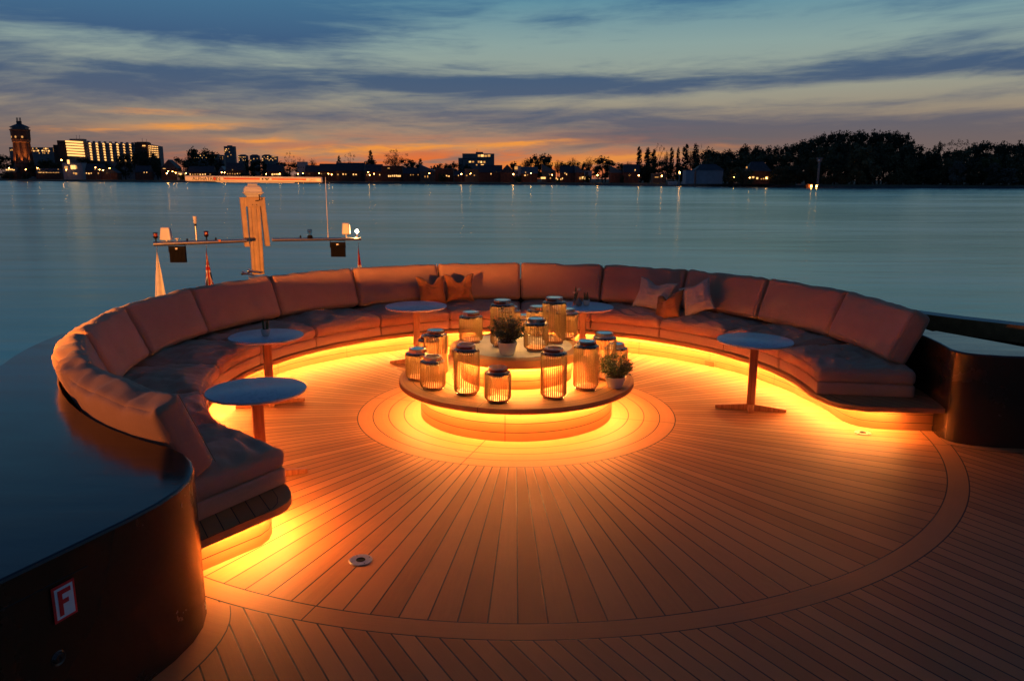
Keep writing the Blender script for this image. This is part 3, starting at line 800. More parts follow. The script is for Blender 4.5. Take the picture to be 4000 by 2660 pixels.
    for su in (-1, 1):
        pp = []
        for i in range(22):
            w = -0.94 + 1.88 * i / 21
            q = Vector((su * (HW - 0.006), -HT + 0.016, w * HH))
            dz = 0.585 + HH + q.z * math.cos(lean) - q.y * math.sin(lean) * 0.85 - 0.012
            rr = 3.895 + q.y * math.cos(lean) + q.z * math.sin(lean) + slump + interp(am, [(170, 0), (240, 0.045)]) - 0.003
            pp.append(pol(rr, am + math.degrees(q.x / 3.78), dz) - org)
        MB().tube(pp, 0.003, 5).build('piping', M_FAB, o, smooth=80)

# ---- throw pillows
def pillow(name, label, loc, yaw, pitch, roll_, w, h, mat, chop=0.0, seed=0):
    n = 26; vs = []; fs = []
    for side in (1, -1):
        for j in range(n + 1):
            for i in range(n + 1):
                u, v = -1 + 2 * i / n, -1 + 2 * j / n
                pin = 1 - 0.13 * (1 - abs(u) ** 1.6) * abs(v) ** 2; pin2 = 1 - 0.13 * (1 - abs(v) ** 1.6) * abs(u) ** 2
                x = u * w / 2 * pin2; z = v * h / 2 * pin
                th = ((1 - abs(u) ** 2.4) * (1 - abs(v) ** 2.4)) ** 0.55 * 0.085
                th *= 1 + 0.35 * noise.noise(Vector((u * 2 + seed, v * 2, side)))
                cr = (ridged(Vector((u * 3 + v * 2 + seed, v * 3 - u, side * 2.0))) - 0.7) * 0.008 * (1 - max(abs(u), abs(v)) ** 4)
                if chop:
                    d = max(0, v + 0.05) ** 1.3 * math.exp(-(u / 0.34) ** 2) * chop
                    z -= d * h * 0.5; th *= 1 - 0.3 * min(1, d)
                    x += math.copysign(1, u) * 0.012 * max(0, v)
                vs.append((x, -side * (th + cr), z))
    N1 = (n + 1) ** 2
    for s_ in (0, 1):
        for j in range(n):
            for i in range(n):
                a = s_ * N1 + j * (n + 1) + i; q = (a, a + 1, a + n + 2, a + n + 1)
                fs.append(q if s_ == 0 else q[::-1])
    b = MB().add(vs, fs)
    o = b.build(name, mat, smooth=70)
    import bmesh
    bm = bmesh.new(); bm.from_mesh(o.data); bmesh.ops.remove_doubles(bm, verts=bm.verts[:], dist=0.0004); bmesh.ops.recalc_face_normals(bm, faces=bm.faces[:]); bm.to_mesh(o.data); bm.free()
    o.location = loc; o.rotation_euler = (pitch, roll_, yaw)
    tag(o, label, 'throw pillow', 'throw pillows on the sofa')
    return o
def pill(u, v, r_at, yaw_off, pitch, roll_, w, h, mat, label, chop, seed):
    """centre of the pillow seen towards (u, v), at lounge radius r_at"""
    d = FW + RT * ((u - 2000) / FPX) + UP * ((1330 - v) / FPX)
    ox, oy = -CX, -CY; A = d.x ** 2 + d.y ** 2; B = 2 * (ox * d.x + oy * d.y); C_ = ox * ox + oy * oy - r_at * r_at
    t_ = (-B + math.sqrt(B * B - 4 * A * C_)) / 2 / A; q = Vector((0, 0, CAMZ)) + d * t_
    a = math.atan2(q.y - CY, q.x - CX)
    return pillow('throw_pillow', label, q, a - PI / 2 + yaw_off, pitch, roll_, w, h, mat, chop, seed)
pill(1686, 1133, 3.50, 0.10, rad(-22), 0.03, 0.42, 0.42, M_FABR, 'rust linen throw pillow, left of the pair behind the far left table', 0.55, 1)
pill(1794, 1124, 3.52, -0.10, rad(-20), -0.02, 0.42, 0.42, M_FABR, 'rust linen throw pillow with two pointed ears, right one of the pair at the back', 0.55, 5)
pill(2556, 1152, 3.48, -0.05, rad(-28), 0.10, 0.56, 0.46, M_FABL, 'pale linen throw pillow lying behind the rust one on the right', 0.25, 9)
pill(2722, 1165, 3.40, 0.25, rad(-26), -0.42, 0.44, 0.46, M_FABL, 'pale linen throw pillow tilted over, rightmost of the three', 0.1, 14)
pill(2612, 1195, 3.27, -0.10, rad(-34), -0.32, 0.42, 0.42, M_FABR, 'rust linen throw pillow leaning in front of two pale ones', 0.55, 22)

# ---- tiered coffee table
ct = empty('tiered_coffee_table', (CX, CY, 0)); tag(ct, 'round two-tier teak coffee table glowing underneath, crowded with lanterns', 'coffee table')
def disc_prof(r, z0, z1, e=0.008): return [(0.0, z0), (r - e, z0), (r - e * .3, z0 + e * .3), (r, z0 + e), (r, z1 - e), (r - e * .3, z1 - e * .3), (r - e, z1), (0.0, z1)]
MB().lathe([(1.0, 0.0), (1.0, 0.326)], 128).build('lower_plinth', M_PLINTH2, ct, smooth=40)
MB().lathe(disc_prof(1.215, 0.325, 0.38), 128).build('lower_top', M_RINGS, ct, smooth=40)
MB().lathe([(1.062, 0.3165), (1.060, 0.3225), (1.080, 0.3215)], 96).build('light_strip', M_LED2, ct)
MB().lathe([(0.575, 0.38), (0.575, 0.612)], 96).build('upper_plinth', M_PLINTH2, ct, smooth=40)
MB().lathe(disc_prof(0.69, 0.611, 0.70, 0.014), 96).build('upper_top', M_PLAIN, ct, smooth=40)
MB().lathe([(0.613, 0.6005), (0.612, 0.6085), (0.629, 0.6075)], 96).build('light_strip', M_LED3, ct)
MB().lathe([(0.577, 0.700), (0.575, 0.7035), (0.0, 0.7035)], 96).build('stone_inlay', M_STONE2, ct, smooth=40)

# ---- lanterns
M_SHOULD = simple('dark_bronze_ring', (0.30, 0.20, 0.12), 0.28, 0.9, 0.1, 40)
def make_lantern(H, closed, key):
    zt = H - 0.055
    root = empty('cord_lantern', (0, 0, 0)); mats = [M_CORD]
    c = MB(); n = 38
    for i in range(n):
        a = 2 * PI * i / n; ca, sa = math.cos(a), math.sin(a); j = random.uniform(-.012, .012)
        prof = [(0.098, 0.030), (0.112, 0.036), (0.119, 0.050), (0.120, zt * .5), (0.120, zt - 0.012), (0.116, zt - 0.002)]
        c.tube([(r * math.cos(a + j * (z / zt)), r * math.sin(a + j * (z / zt)), z) for r, z in prof], 0.0046, 5, caps=False)
    c.build('cord_cage', M_CORD, root, smooth=60)
    MB().lathe([(0.0, 0.010), (0.078, 0.010), (0.086, 0.014), (0.087, 0.030), (0.100, 0.031), (0.100, 0.034), (0.0, 0.034)], 40).build('base', M_BASE, root, smooth=40)
    MB().lathe([(0.094, 0.0), (0.098, 0.003), (0.098, 0.007), (0.092, 0.010), (0.086, 0.007), (0.088, 0.0)], 40).build('foot_ring', M_CHROME, root, smooth=60)
    MB().lathe([(0.121, zt - 0.008), (0.1225, zt), (0.119, zt + 0.007), (0.108, zt + 0.011), (0.090, zt + 0.011), (0.088, zt + 0.006)], 48).build('shoulder_ring', M_SHOULD, root, smooth=60)
    MB().lathe([(0.068, zt - .01), (0.068, H - 0.003), (0.071, H), (0.084, H), (0.087, H - 0.003), (0.087, zt + 0.017), (0.092, zt + 0.011)], 48).build('collar', M_STEEL, root, smooth=35)
    if closed:
        MB().lathe([(0.070, H - 0.004), (0.067, H - 0.0015), (0.0, H - 0.0015)], 40).build('solar_panel', M_PANEL, root, smooth=20)
    else:
        MB().lathe([(0.0685, zt - .012), (0.060, zt - .03), (0.060, zt - .04)], 32).build('inner_sleeve', M_STEEL, root, smooth=40)
    MB().lathe([(0.080, zt - 0.006), (0.094, zt - 0.004)], 24).build('lamp', M_LANT, root)
    s_ = MB(); aa = key
    s_.lathe([(0.0895, zt + 0.020), (0.0935, zt + 0.020), (0.0935, zt + 0.042), (0.0895, zt + 0.042), (0.0895, zt + 0.020)], 28, a0=aa, a1=aa + 2.7)
    s_.build('strap', M_LEATHER, root, smooth=40)
    for a in (aa + 0.09, aa + 2.61):
        st_ = MB(); c0 = Vector((0.0945 * math.cos(a), 0.0945 * math.sin(a), zt + 0.031)); d = Vector((math.cos(a), math.sin(a), 0))
        st_.tube([c0, c0 + d * 0.003], [0.006, 0.004], 8); st_.build('stud', M_BASE, root, smooth=30)
    return root
protos = {}
ZL, ZU = 0.3815, 0.7045
ray = lambda u, v, z: (lambda d: Vector((0, 0, CAMZ)) + d * ((z - CAMZ) / d.z))(FW + RT * ((u - 2000) / FPX) + UP * ((1330 - v) / FPX))
LANT = [  # x, y, z, tall, closed, strap angle, label
    (-0.43, 7.93, ZU, 0, 1, -1.9, 'short closed cord lantern at the left edge of the upper tier, strap to the front'),
    (-0.10, 7.75, ZU, 1, 1, 2.4, 'tall closed cord lantern behind the potted herb on the upper tier'),
    (0.24, 7.56, ZU, 0, 1, -1.2, 'short closed cord lantern at the front of the upper tier, right of the potted herb'),
    (0.44, 7.93, ZU, 1, 1, 2.2, 'tallest looking cord lantern, standing right of centre on the upper tier'),
    (0.585, 8.15, ZU, 0, 1, 0.2, 'short closed cord lantern behind the tall one on the right of the upper tier'),
    (-0.03, 8.28, ZU, 0, 1, 0.8, 'short cord lantern mostly hidden behind the tall one by the potted herb'),
    (0.28, 8.31, ZU, 0, 1, -1.9, 'short closed cord lantern at the back between two tall ones, strap to the front'),
    (0.14, 8.72, ZL, 1, 1, 1.0, 'cord lantern at the very back, only its low lid showing in the gap'),
    (-0.79, 7.80, ZL, 1, 1, -2.2, 'tall closed cord lantern on the left of the lower tier, strap round its front'),
    (-0.91, 8.27, ZL, 0, 1, 2.6, 'cord lantern of which a sliver shows left behind a tall one on the lower tier'),
    (-0.96, 7.62, ZL, 0, 1, -0.9, 'short closed cord lantern, leftmost of the lower tier'),
    (-0.77, 7.27, ZL, 0, 0, -1.1, 'short open-topped cord lantern on the left of the lower tier, brightly lit inside'),
    (-0.43, 7.10, ZL, 1, 0, 2.7, 'tall open-topped cord lantern on the front left of the lower tier'),
    (-0.13, 6.84, ZL, 0, 0, -2.4, 'short cord lantern alone at the front edge of the lower tier'),
    (0.39, 6.97, ZL, 1, 0, 2.6, 'tall open-topped cord lantern right of centre on the front of the lower tier'),
    (0.72, 7.28, ZL, 1, 1, -2.3, 'tall closed cord lantern on the front right of the lower tier'),
    (0.94, 7.68, ZL, 1, 1, 0.6, 'tall closed cord lantern on the right of the lower tier, behind the herb pot'),
    (1.09, 7.89, ZL, 0, 1, 0.9, 'short closed cord lantern, rightmost and half hidden by a tall one')]
children_map()
for x, y, z, tall, closed, sa, lab in LANT:
    key = (tall, closed)
    if key not in protos:
        o = make_lantern(0.485 if tall else 0.33, closed, 0.0); protos[key] = o; children_map()
    else: o = copy_tree(protos[key])
    o.location = (x, y, z); o.rotation_euler = (0, 0, sa)
    tag(o, lab, 'lantern', 'cord lanterns on the coffee table')

# ---- plants
def leaf_verts(c, d, n_, L, w):
    s_ = d.cross(n_).normalized()
    return [c, c + d * L * .35 + s_ * w, c + d * L * .75 + s_ * w * .75, c + d * L, c + d * L * .75 - s_ * w * .75, c + d * L * .35 - s_ * w]
def herb(loc, label, pr, ph, R, seed, cz, nst=120, light=0.3):
    rnd = random.Random(seed); root = empty('potted_herb', loc); tag(root, label, 'potted plant', 'potted herbs on the coffee table')
    MB().lathe([(0.0, 0.0), (pr * .60, 0.0), (pr * .66, 0.006), (pr * .92, ph * .8), (pr, ph), (pr * .93, ph), (pr * .86, ph * .82), (0, ph * .82)], 40).build('pot', M_POT, root, smooth=45)
    MB().lathe([(pr * .88, ph * .84), (pr * .5, ph * .88), (0, ph * .89)], 20).build('soil', M_SOIL, root)
    st_ = MB(); lf = MB()
    for i in range(nst):
        th = rnd.uniform(0, 2 * PI); el = math.asin(rnd.uniform(-0.35, 1.0)); rr = R * rnd.uniform(0.75, 1.12)
        base = Vector((math.cos(th), math.sin(th), 0)) * pr * .6 * rnd.random() + Vector((0, 0, ph * .85))
        tip = Vector((math.cos(th) * math.cos(el) * rr, math.sin(th) * math.cos(el) * rr, cz + math.sin(el) * rr * .82))
        mid = base.lerp(tip, .5) + Vector((0, 0, R * .25)) + Vector([rnd.uniform(-.02, .02) for _ in range(3)])
        pts = [base * (1 - t_) ** 2 + mid * 2 * t_ * (1 - t_) + tip * t_ * t_ for t_ in [q / 6 for q in range(7)]]
        st_.tube(pts, 0.0011, 3, caps=False)
        for t_ in [0.30 + 0.7 * q / 11 for q in range(12)]:
            p_ = base * (1 - t_) ** 2 + mid * 2 * t_ * (1 - t_) + tip * t_ * t_
            for _ in range(2):
                d = Vector([rnd.gauss(0, 1) for _ in range(3)]); d.z = d.z * .6 + .1; d.normalize()
                n_ = (Vector((0, 0, 1)) + Vector([rnd.gauss(0, .5) for _ in range(3)])).normalized()
                L = rnd.uniform(.012, .024)
                lf.add(leaf_verts(p_ + d * .003, d, n_, L, L * .30), [(0, 1, 2, 3), (0, 3, 4, 5)], 1 if rnd.random() < light else 0)
    st_.build('stems', M_STEM, root); lf.build('foliage', [M_LEAF, M_LEAF2], root)
herb((-0.045, 7.395, ZU), 'bushy small-leaved herb in a white pot on the upper tier of the coffee table', 0.102, 0.125, 0.185, 3, 0.235, 115)
herb((1.02, 7.36, ZL), 'bushy small-leaved herb in a white pot at the right edge of the lower tier', 0.108, 0.112, 0.180, 8, 0.195, 110, 0.5)
def spiky(loc, label, seed, s=1.0, bend=0.0):
    rnd = random.Random(seed); root = empty('small_potted_plant', loc); tag(root, label, 'potted plant')
    MB().lathe([(0, 0), (.030 * s, 0), (.034 * s, .003), (.045 * s, .035 * s), (.049 * s, .075 * s), (.045 * s, .075 * s), (.043 * s, .066 * s), (0, .066 * s)], 32).build('pot', M_POT, root, smooth=45)
    MB().lathe([(.043 * s, .067 * s), (0, .071 * s)], 16).build('soil', M_SOIL, root)
    b_ = MB()
    for i in range(16):
        side = -1 if i % 2 else 1
        x0, y0 = side * rnd.uniform(.008, .026) * s if bend else rnd.uniform(-.026, .026), rnd.uniform(-.02, .02)
        h = rnd.uniform(.08, .12) * s
        b_.tube([(x0, y0, .065 * s), (x0 * 1.15, y0, .065 * s + h * .5), (x0 * 1.35 + rnd.uniform(-.006, .006), y0 * 1.2, .065 * s + h)], [.0045, .004, .0015], 5)
    b_.build('foliage', M_LEAF, root, smooth=50)
TT = 0.762
spiky((-2.60, 7.97, TT), 'small white pot with two tufts of spiky stems on the left marble table', 4, 1.0, 1)
spiky((0.975, 10.03, TT), 'small white pot with upright grassy stems beside a grey bud vase', 6, 0.98)
# bud vase, glass vase with flowers
v = empty('bud_vase', (0.875, 9.985, TT)); tag(v, 'round grey teardrop bud vase between glass vase and pot', 'vase')
MB().lathe([(0, 0), (.024, 0), (.040, .012), (.047, .034), (.040, .058), (.022, .076), (.012, .092), (.010, .104), (.007, .104), (.006, .09), (0, .08)], 32).build('vase_body', M_POTG, v, smooth=60)
v = empty('flower_vase', (0.825, 10.05, TT)); tag(v, 'small clear glass vase with two cream flowers and long leaves', 'vase')
MB().lathe([(0, 0), (.024, 0), (.026, .004), (.025, .06), (.014, .085), (.012, .105), (.015, .115), (.012, .115), (.010, .10), (.012, .083), (.022, .058), (.022, .006), (0, .006)], 28).build('glass_body', M_GLASS, v, smooth=60)
fl = MB()
for dx, h, rr in ((-.010, .165, .021), (.052, .205, .024)):
    MB_ = fl; MB_.lathe([(0, -rr * .8), (rr * .6, -rr * .6), (rr, 0), (rr * .8, rr * .5), (rr * .3, rr * .8), (0, rr * .7)], 12, (dx, 0, h))
fl.build('blossom', M_PETAL, v, smooth=60)
sm = MB(); sm.tube([(0, 0, .02), (-.004, 0, .09), (-.010, 0, .15)], .0018, 5); sm.tube([(0, 0, .02), (.02, 0, .11), (.05, 0, .19)], .0018, 5)
for dx, dz in ((.012, .255), (.045, .19), (.03, .15)):
    d = Vector((dx, 0, dz)) - Vector((.004, 0, .05)); L = d.length
    sm.add(leaf_verts(Vector((.004, 0, .05)), d.normalized(), Vector((0, -1, .1)), L, L * .07), [(0, 1, 2, 3), (0, 3, 4, 5)])
sm.build('stems_and_leaves', M_LEAF, v, smooth=50)

# ---- pedestal tables
def pedestal(loc, rot, label, r=0.385, feet=((0, .36), (180, .36), (-90, .13), (90, .30))):
    root = empty('side_table', (loc[0], loc[1], 0)); tag(root, label, 'side table', 'round marble side tables')
    MB().lathe([(0, TT - .026), (r - .012, TT - .026), (r - .003, TT - .019), (r, TT - .012), (r - .002, TT - .003), (r - .006, TT), (0, TT)], 96).build('table_top', M_STONE, root, smooth=40)
    b_ = MB(); b_.box((0, 0, TT - .033), (.13, .13, .006)); o_ = b_.build('top_plate', M_TEAKRED, root); o_.rotation_euler.z = rot
    b_ = MB(); b_.box((0, 0, (TT - .038) / 2 + .004), (.042, .036, (TT - .038) / 2 - .002)); o_ = b_.build('post', M_TEAKRED, root); o_.rotation_euler.z = rot
    o_.modifiers.new('bevel', 'BEVEL').width = .005
    for a, L in feet:
        b_ = MB(); w = .030
        b_.hexa([(.040, -w, .004), (L, -w * .8, .004), (L, w * .8, .004), (.040, w, .004), (.040, -w, .074), (L, -w * .8, .040), (L, w * .8, .040), (.040, w, .074)])
        o_ = b_.build('foot', M_TEAKRED, root); o_.rotation_euler.z = rot + rad(a)
        o_.modifiers.new('bevel', 'BEVEL').width = .003
pedestal((2.525, 7.84), rad(-14), 'round marble side table standing alone on the right of the deck')
pedestal((-2.02, 5.88), rad(27), 'round marble side table nearest the camera, in front of the left end of the sofa')
pedestal((-2.60, 7.99), rad(25), 'round marble side table on the left carrying a small spiky plant')
pedestal((-1.255, 9.95), rad(10), 'empty round marble side table at the back left, near the rust pillows', 0.40)
pedestal((0.93, 9.95), rad(-8), 'round marble side table at the back carrying a glass vase, bud vase and pot', 0.395)
#%%PART3
# ================================================================== RADAR MAST
YAW = rad(23.6)
Q = lambda xc, yc, D: at(560 + xc / 2.5085, 640 + yc / 2.5085, D)
mo = Q(1125, 1082, 15.0)
mast = empty('radar_mast', (mo.x, mo.y, 0.0)); tag(mast, 'orange-lit aluminium radar mast with a yardarm of lamps behind the left of the sofa', 'mast')
cy_, sy_ = math.cos(YAW), math.sin(YAW)
def loc2w(x, y, z): return (mo.x + x * cy_ - y * sy_, mo.y + x * sy_ + y * cy_, z)
def mbox(c, h, name, mat, parent=mast, bev=0.004, taper=1.0):
    b_ = MB().box((c[0], c[1], c[2]), h, taper=taper)
    b_.v = [loc2w(*v) for v in b_.v]
    o_ = b_.build(name, mat, mast if parent is mast else parent, world=True)
    if parent is not mast:
        for vv in o_.data.vertices: pass
    if bev:
        md = o_.modifiers.new('bevel', 'BEVEL'); md.width = bev; md.segments = 2
    return o_
zb, zy, ztp = mo.z, 1.165, 2.012
b_ = MB()   # fluted column: outer shell with two grooves on the near face
prof = [(-.112, -.09), (-.100, -.10), (-.062, -.10), (-.055, -.085), (-.020, -.085), (-.012, -.10), (.032, -.10), (.040, -.085), (.070, -.085), (.076, -.10), (.104, -.10), (.112, -.09), (.112, .10), (-.112, .10)]
b_.prism(prof, zb, 1.98); b_.v = [loc2w(*v) for v in b_.v]; b_.build('column', M_ALU, mast, world=True)
for sx, xt, xb in ((-1, -.195, -.165), (1, .165, .215)):
    b_ = MB(); w = .052
    pts = []
    for z, x in ((1.09, xb), (2.02, xt)):
        pts += [loc2w(x - w, -.10, z), loc2w(x + w * .7, -.10, z), loc2w(x + w * .7, .10, z), loc2w(x - w, .10, z)]
    b_.hexa(pts); o_ = b_.build('side_bracket', M_ALU, mast, world=True); o_.modifiers.new('bevel', 'BEVEL').width = .005
    b_ = MB(); xi = xb if sx < 0 else xt
mbox((0, -.085, 1.93), (.155, .018, .083), 'head_plate', M_ALU)
mbox((0, 0, 2.016), (.215, .12, .006), 'top_plate', M_ALU)
mbox((0.01, 0, .478), (.185, .16, .012), 'base_flange', M_ALU)
mbox((0.01, 0, .235), (.165, .15, .232), 'pedestal_box', M_WHITEP)
for dx in (-.03, .045):
    b_ = MB(); p0 = Vector(loc2w(dx, -.104, 1.885)); d = Vector((sy_, -cy_, 0)); b_.tube([p0, p0 + d * .008], .008, 8); b_.build('bolt', M_BLACKP, mast, world=True)
# radar gearbox and scanner bar
gb = MB(); gz = 2.022
for (z0, h0), (z1, h1) in (((0, .12), (.03, .135)), ((.03, .135), (.075, .175)), ((.075, .19), (.10, .19)), ((.10, .165), (.17, .16)), ((.17, .16), (.205, .13)), ((.205, .13), (.225, .08)), ((.225, .085), (.25, .10))):
    pts = []
    for z, h in ((z0, h0), (z1, h1)): pts += [loc2w(-h, -h * .8, gz + z), loc2w(h, -h * .8, gz + z), loc2w(h, h * .8, gz + z), loc2w(-h, h * .8, gz + z)]
    gb.hexa(pts)
o_ = gb.build('radar_gearbox', M_WHITEP, mast, world=True); o_.modifiers.new('bevel', 'BEVEL').width = .012
c1 = Vector(loc2w(.09, -.14, gz + .045)); b_ = MB()
b_.tube([c1, c1 + Vector((.03, -.05, -.03)), c1 + Vector((.025, -.05, -.10)), Vector(loc2w(.03, -.105, 1.955))], .009, 8); b_.build('cable', M_BLACKP, mast, world=True, smooth=60)
A0, A1 = Q(418, 145, 15.0), Q(1755, 159, 15.05)
ax = (A1 - A0).normalized(); fy = Vector((0, -1, 0)); fy = (fy - ax * fy.dot(ax)).normalized(); uz = Vector((ax.cross(-fy))).normalized()
if uz.z < 0: uz = -uz
cb = (A0 + A1) / 2; LB = (A1 - A0).length; MPC = LB / 1337.0
def bw(s_, h, d): return cb + ax * s_ + uz * h + fy * d
b_ = MB()
secs = [(.052, -.02), (.052, .045), (.030, .062), (-.030, .062), (-.050, .045), (-.052, -.02)]
for (s0, s1, k0, k1) in ((-LB / 2, -LB / 2 + .02, .82, 1), (-LB / 2 + .02, LB / 2 - .02, 1, 1), (LB / 2 - .02, LB / 2, 1, .82)):
    A = [bw(s0, h * k0, d * k0) for h, d in secs]; B = [bw(s1, h * k1, d * k1) for h, d in secs]
    b_.strip(A, B, close=True)
b_.add([bw(-LB / 2, h * .82, d * .82) for h, d in secs], [tuple(range(6))]); b_.add([bw(LB / 2, h * .82, d * .82) for h, d in secs], [tuple(range(6))[::-1]])
bar = b_.build('scanner_bar', M_WHITEP, mast, world=True)
b_ = MB(); sk0, sk1 = (710 - 1086.5) * MPC, (1490 - 1086.5) * MPC
b_.hexa([bw(sk0 + .03, -.066, -.02), bw(sk1 - .03, -.066, -.02), bw(sk1 - .03, -.066, .04), bw(sk0 + .03, -.066, .04), bw(sk0, -.050, -.02), bw(sk1, -.050, -.02), bw(sk1, -.050, .045), bw(sk0, -.050, .045)])
b_.build('bar_skirt', M_WHITEP, mast, world=True)
for x0, x1 in ((795, 1150), (1266, 1602)):
    s0, s1 = (x0 - 1086.5) * MPC, (x1 - 1086.5) * MPC
    b_ = MB(); b_.add([bw(s0, -.013, .0640), bw(s1, -.013, .0640), bw(s1, .022, .0640), bw(s0, .022, .0640)], [(0, 1, 2, 3)]); b_.build('red_stripe', M_REDP, mast, world=True)
M_LET = simple('black_letter', (0.02, 0.018, 0.02), 0.5)
def text_mesh(txt, width, height, mat, name, parent, O, X, Y, off=0.0):
    cu = bpy.data.curves.new(name, 'FONT'); cu.body = txt; cu.size = 1.0; cu.offset = off
    to = bpy.data.objects.new(name, cu); COL.objects.link(to)
    dg = bpy.context.evaluated_depsgraph_get(); me = bpy.data.meshes.new_from_object(to.evaluated_get(dg))
    bpy.data.objects.remove(to, do_unlink=True)
    xs = [v.co.x for v in me.vertices]; ys = [v.co.y for v in me.vertices]
    x0, x1, y0, y1 = min(xs), max(xs), min(ys), max(ys)
    for v in me.vertices:
        p_ = O + X * ((v.co.x - x0) / (x1 - x0) * width) + Y * ((v.co.y - y0) / (y1 - y0) * height)
        v.co = p_ - (parent.location if parent else Vector())
    me.materials.clear(); me.materials.append(mat)
    o_ = bpy.data.objects.new(name, me); COL.objects.link(o_); o_.parent = parent
    return o_
sx = lambda xc: (xc - 1086.5) * MPC
text_mesh('ALPHATR', (692 - 492) * MPC, .062, M_LET, 'lettering', mast, bw(sx(492), -.031, .0645), ax, uz, 0.004)
text_mesh('N', (762 - 728) * MPC, .062, M_LET, 'lettering', mast, bw(sx(728), -.031, .0645), ax, uz, 0.004)
b_ = MB(); n = 28
for r0, r1, mi, dd in ((.027, .034, 0, .0645), (0, .026, 1, .0645)):
    o0 = bw(sx(709), .001, dd); vs = []; 
    for i in range(n): a = 2 * PI * i / n; vs.append(o0 + (ax * math.cos(a) + uz * math.sin(a)) * r1)
    if r0:
        for i in range(n): a = 2 * PI * i / n; vs.append(o0 + (ax * math.cos(a) + uz * math.sin(a)) * r0)
        b_.add(vs, [(i, (i + 1) % n, n + (i + 1) % n, n + i) for i in range(n)], mi)
    else: b_.add(vs, [tuple(range(n))], mi)
b_.build('round_emblem', [M_LET, M_REDP], mast, world=True)
b_ = MB()   # dark mark in the middle of the bar
for poly in ([(1169, 142), (1186, 142), (1186, 159), (1169, 159)], [(1192, 142), (1214, 142), (1222, 150), (1230, 142), (1247, 142), (1228, 160), (1212, 160)]):
    b_.add([bw(sx(x), (151 - y) * MPC + .004, .0645) for x, y in poly], [tuple(range(len(poly)))[::-1]])
b_.build('bar_mark', M_LET, mast, world=True)
text_mesh('JRC', 52 * MPC, .030, M_REDP, 'lettering', mast, bw(sx(1641), -.019, .0645), ax, uz, 0.01)
b_ = MB(); xa, xb_, ya, yb = sx(1633), sx(1700), -.030, .024; th_ = .0035
for (p0, p1, p2, p3) in ((xa, xb_, ya, ya + th_), (xa, xb_, yb - th_, yb), (xa, xa + th_, ya, yb), (xb_ - th_, xb_, ya, yb)):
    b_.add([bw(p0, p2, .0642), bw(p1, p2, .0642), bw(p1, p3, .0642), bw(p0, p3, .0642)], [(0, 1, 2, 3)])
b_.build('letter_frame', M_REDP, mast, world=True)
# yardarm
DY = lambda xc: 13.9 + (xc - 95) / 2040 * 1.5
YL0, YL1 = Q(97, 787, DY(97)), Q(1015, 754, DY(1015)); YR0, YR1 = Q(1262, 745, DY(1262)), Q(2132, 736, DY(2132))
for a, b2, r0, r1 in ((YL0, YL1, .042, .034), (YR0, YR1, .034, .029)):
    MB().tube([a, b2], [r0, r1], 20).build('yard_tube', M_STEEL, mast, world=True, smooth=40)
def yp(xc):
    if xc < 1120: t_ = (xc - 97) / (1015 - 97); return YL0.lerp(YL1, t_)
    t_ = (xc - 1262) / (2132 - 1262); return YR0.lerp(YR1, t_)
K = lambda xc: DY(xc) / FPX / 2.5085          # metres per crop unit
def onyard(xc, name, mat, profs, mats=None, n=16):
    b_ = MB(); o = yp(xc)
    for pr, mi in profs: b_.lathe(pr, n, (o.x, o.y, o.z), mi)
    return b_.build(name, mats or mat, mast, world=True, smooth=50)
M_REDL = simple('red_lens', (0.25, 0.01, 0.01), 0.15)
for xc in (125, 612):
    onyard(xc, 'signal_lamp', None, [([(.012, .02), (.012, .10)], 0), ([(0, .085), (.030, .10), (.042, .125), (.042, .135), (0, .135)], 0), ([(.034, .135), (.034, .185)], 1), ([(.042, .185), (.044, .20), (0, .205)], 0)], [M_BLACKP, M_REDL])
for xc, y0, y1, w0, w1 in ((225, 735, 610, 112, 84), (1985, 694, 580, 82, 66)):
    k = K(xc); o = yp(xc); z0 = (768 - y0) * k if xc < 1000 else (737 - y0) * k; z1 = z0 + (y0 - y1) * k
    b_ = MB(); pts = []
    for z, w in ((z0, w0), (z1, w1)):
        w *= k / 2; pts += [(o.x - w, o.y - w * .6, o.z + z), (o.x + w, o.y - w * .6, o.z + z), (o.x + w, o.y + w * .6, o.z + z), (o.x - w, o.y + w * .6, o.z + z)]
    b_.hexa(pts); o_ = b_.build('antenna_box', M_WHITEP, mast, world=True); md = o_.modifiers.new('bevel', 'BEVEL'); md.width = .022; md.segments = 3
    onyard(xc, 'antenna_stalk', M_WHITEP, [([(.016, .02), (.016, z0 + .01)], 0)])
onyard(325, 'mushroom_antenna', M_WHITEP, [([(.008, .02), (.008, .06), (.020, .066), (.038, .075), (.040, .088), (.030, .095), (0, .096)], 0)])
for xc in (422, 703, 1533): onyard(xc, 'cable_gland', M_BLACKP, [([(.015, .02), (.017, .055), (.013, .075), (0, .08)], 0)])
onyard(513, 'weather_sensor', None, [([(.015, .02), (.015, .30)], 0), ([(.018, .30), (.018, .335), (.012, .34)], 1), ([(.012, .335), (.034, .365), (.034, .385), (.022, .39), (.022, .40), (.034, .405), (.036, .43), (.026, .435), (.036, .44), (.036, .475), (0, .48)], 2)], [M_STEEL, M_BLACKP, M_WHITEP])
onyard(1625, 'beacon_base', M_BLACKP, [([(.055, .02), (.052, .045), (.042, .08), (0, .082)], 0)])
onyard(1625, 'beacon_glass', M_GLASS, [([(.042, .082), (.042, .185), (.036, .192), (0, .192)], 0)])
onyard(1625, 'beacon_reflector', M_CHROME, [([(.008, .08), (.008, .13), (.022, .135), (.022, .165), (0, .168)], 0)])
onyard(1803, 'whip_antenna', M_WHITEP, [([(.012, .02), (.016, .07), (.010, .11), (.0085, .20), (.0065, 1.18), (0, 1.185)], 0)], n=8)
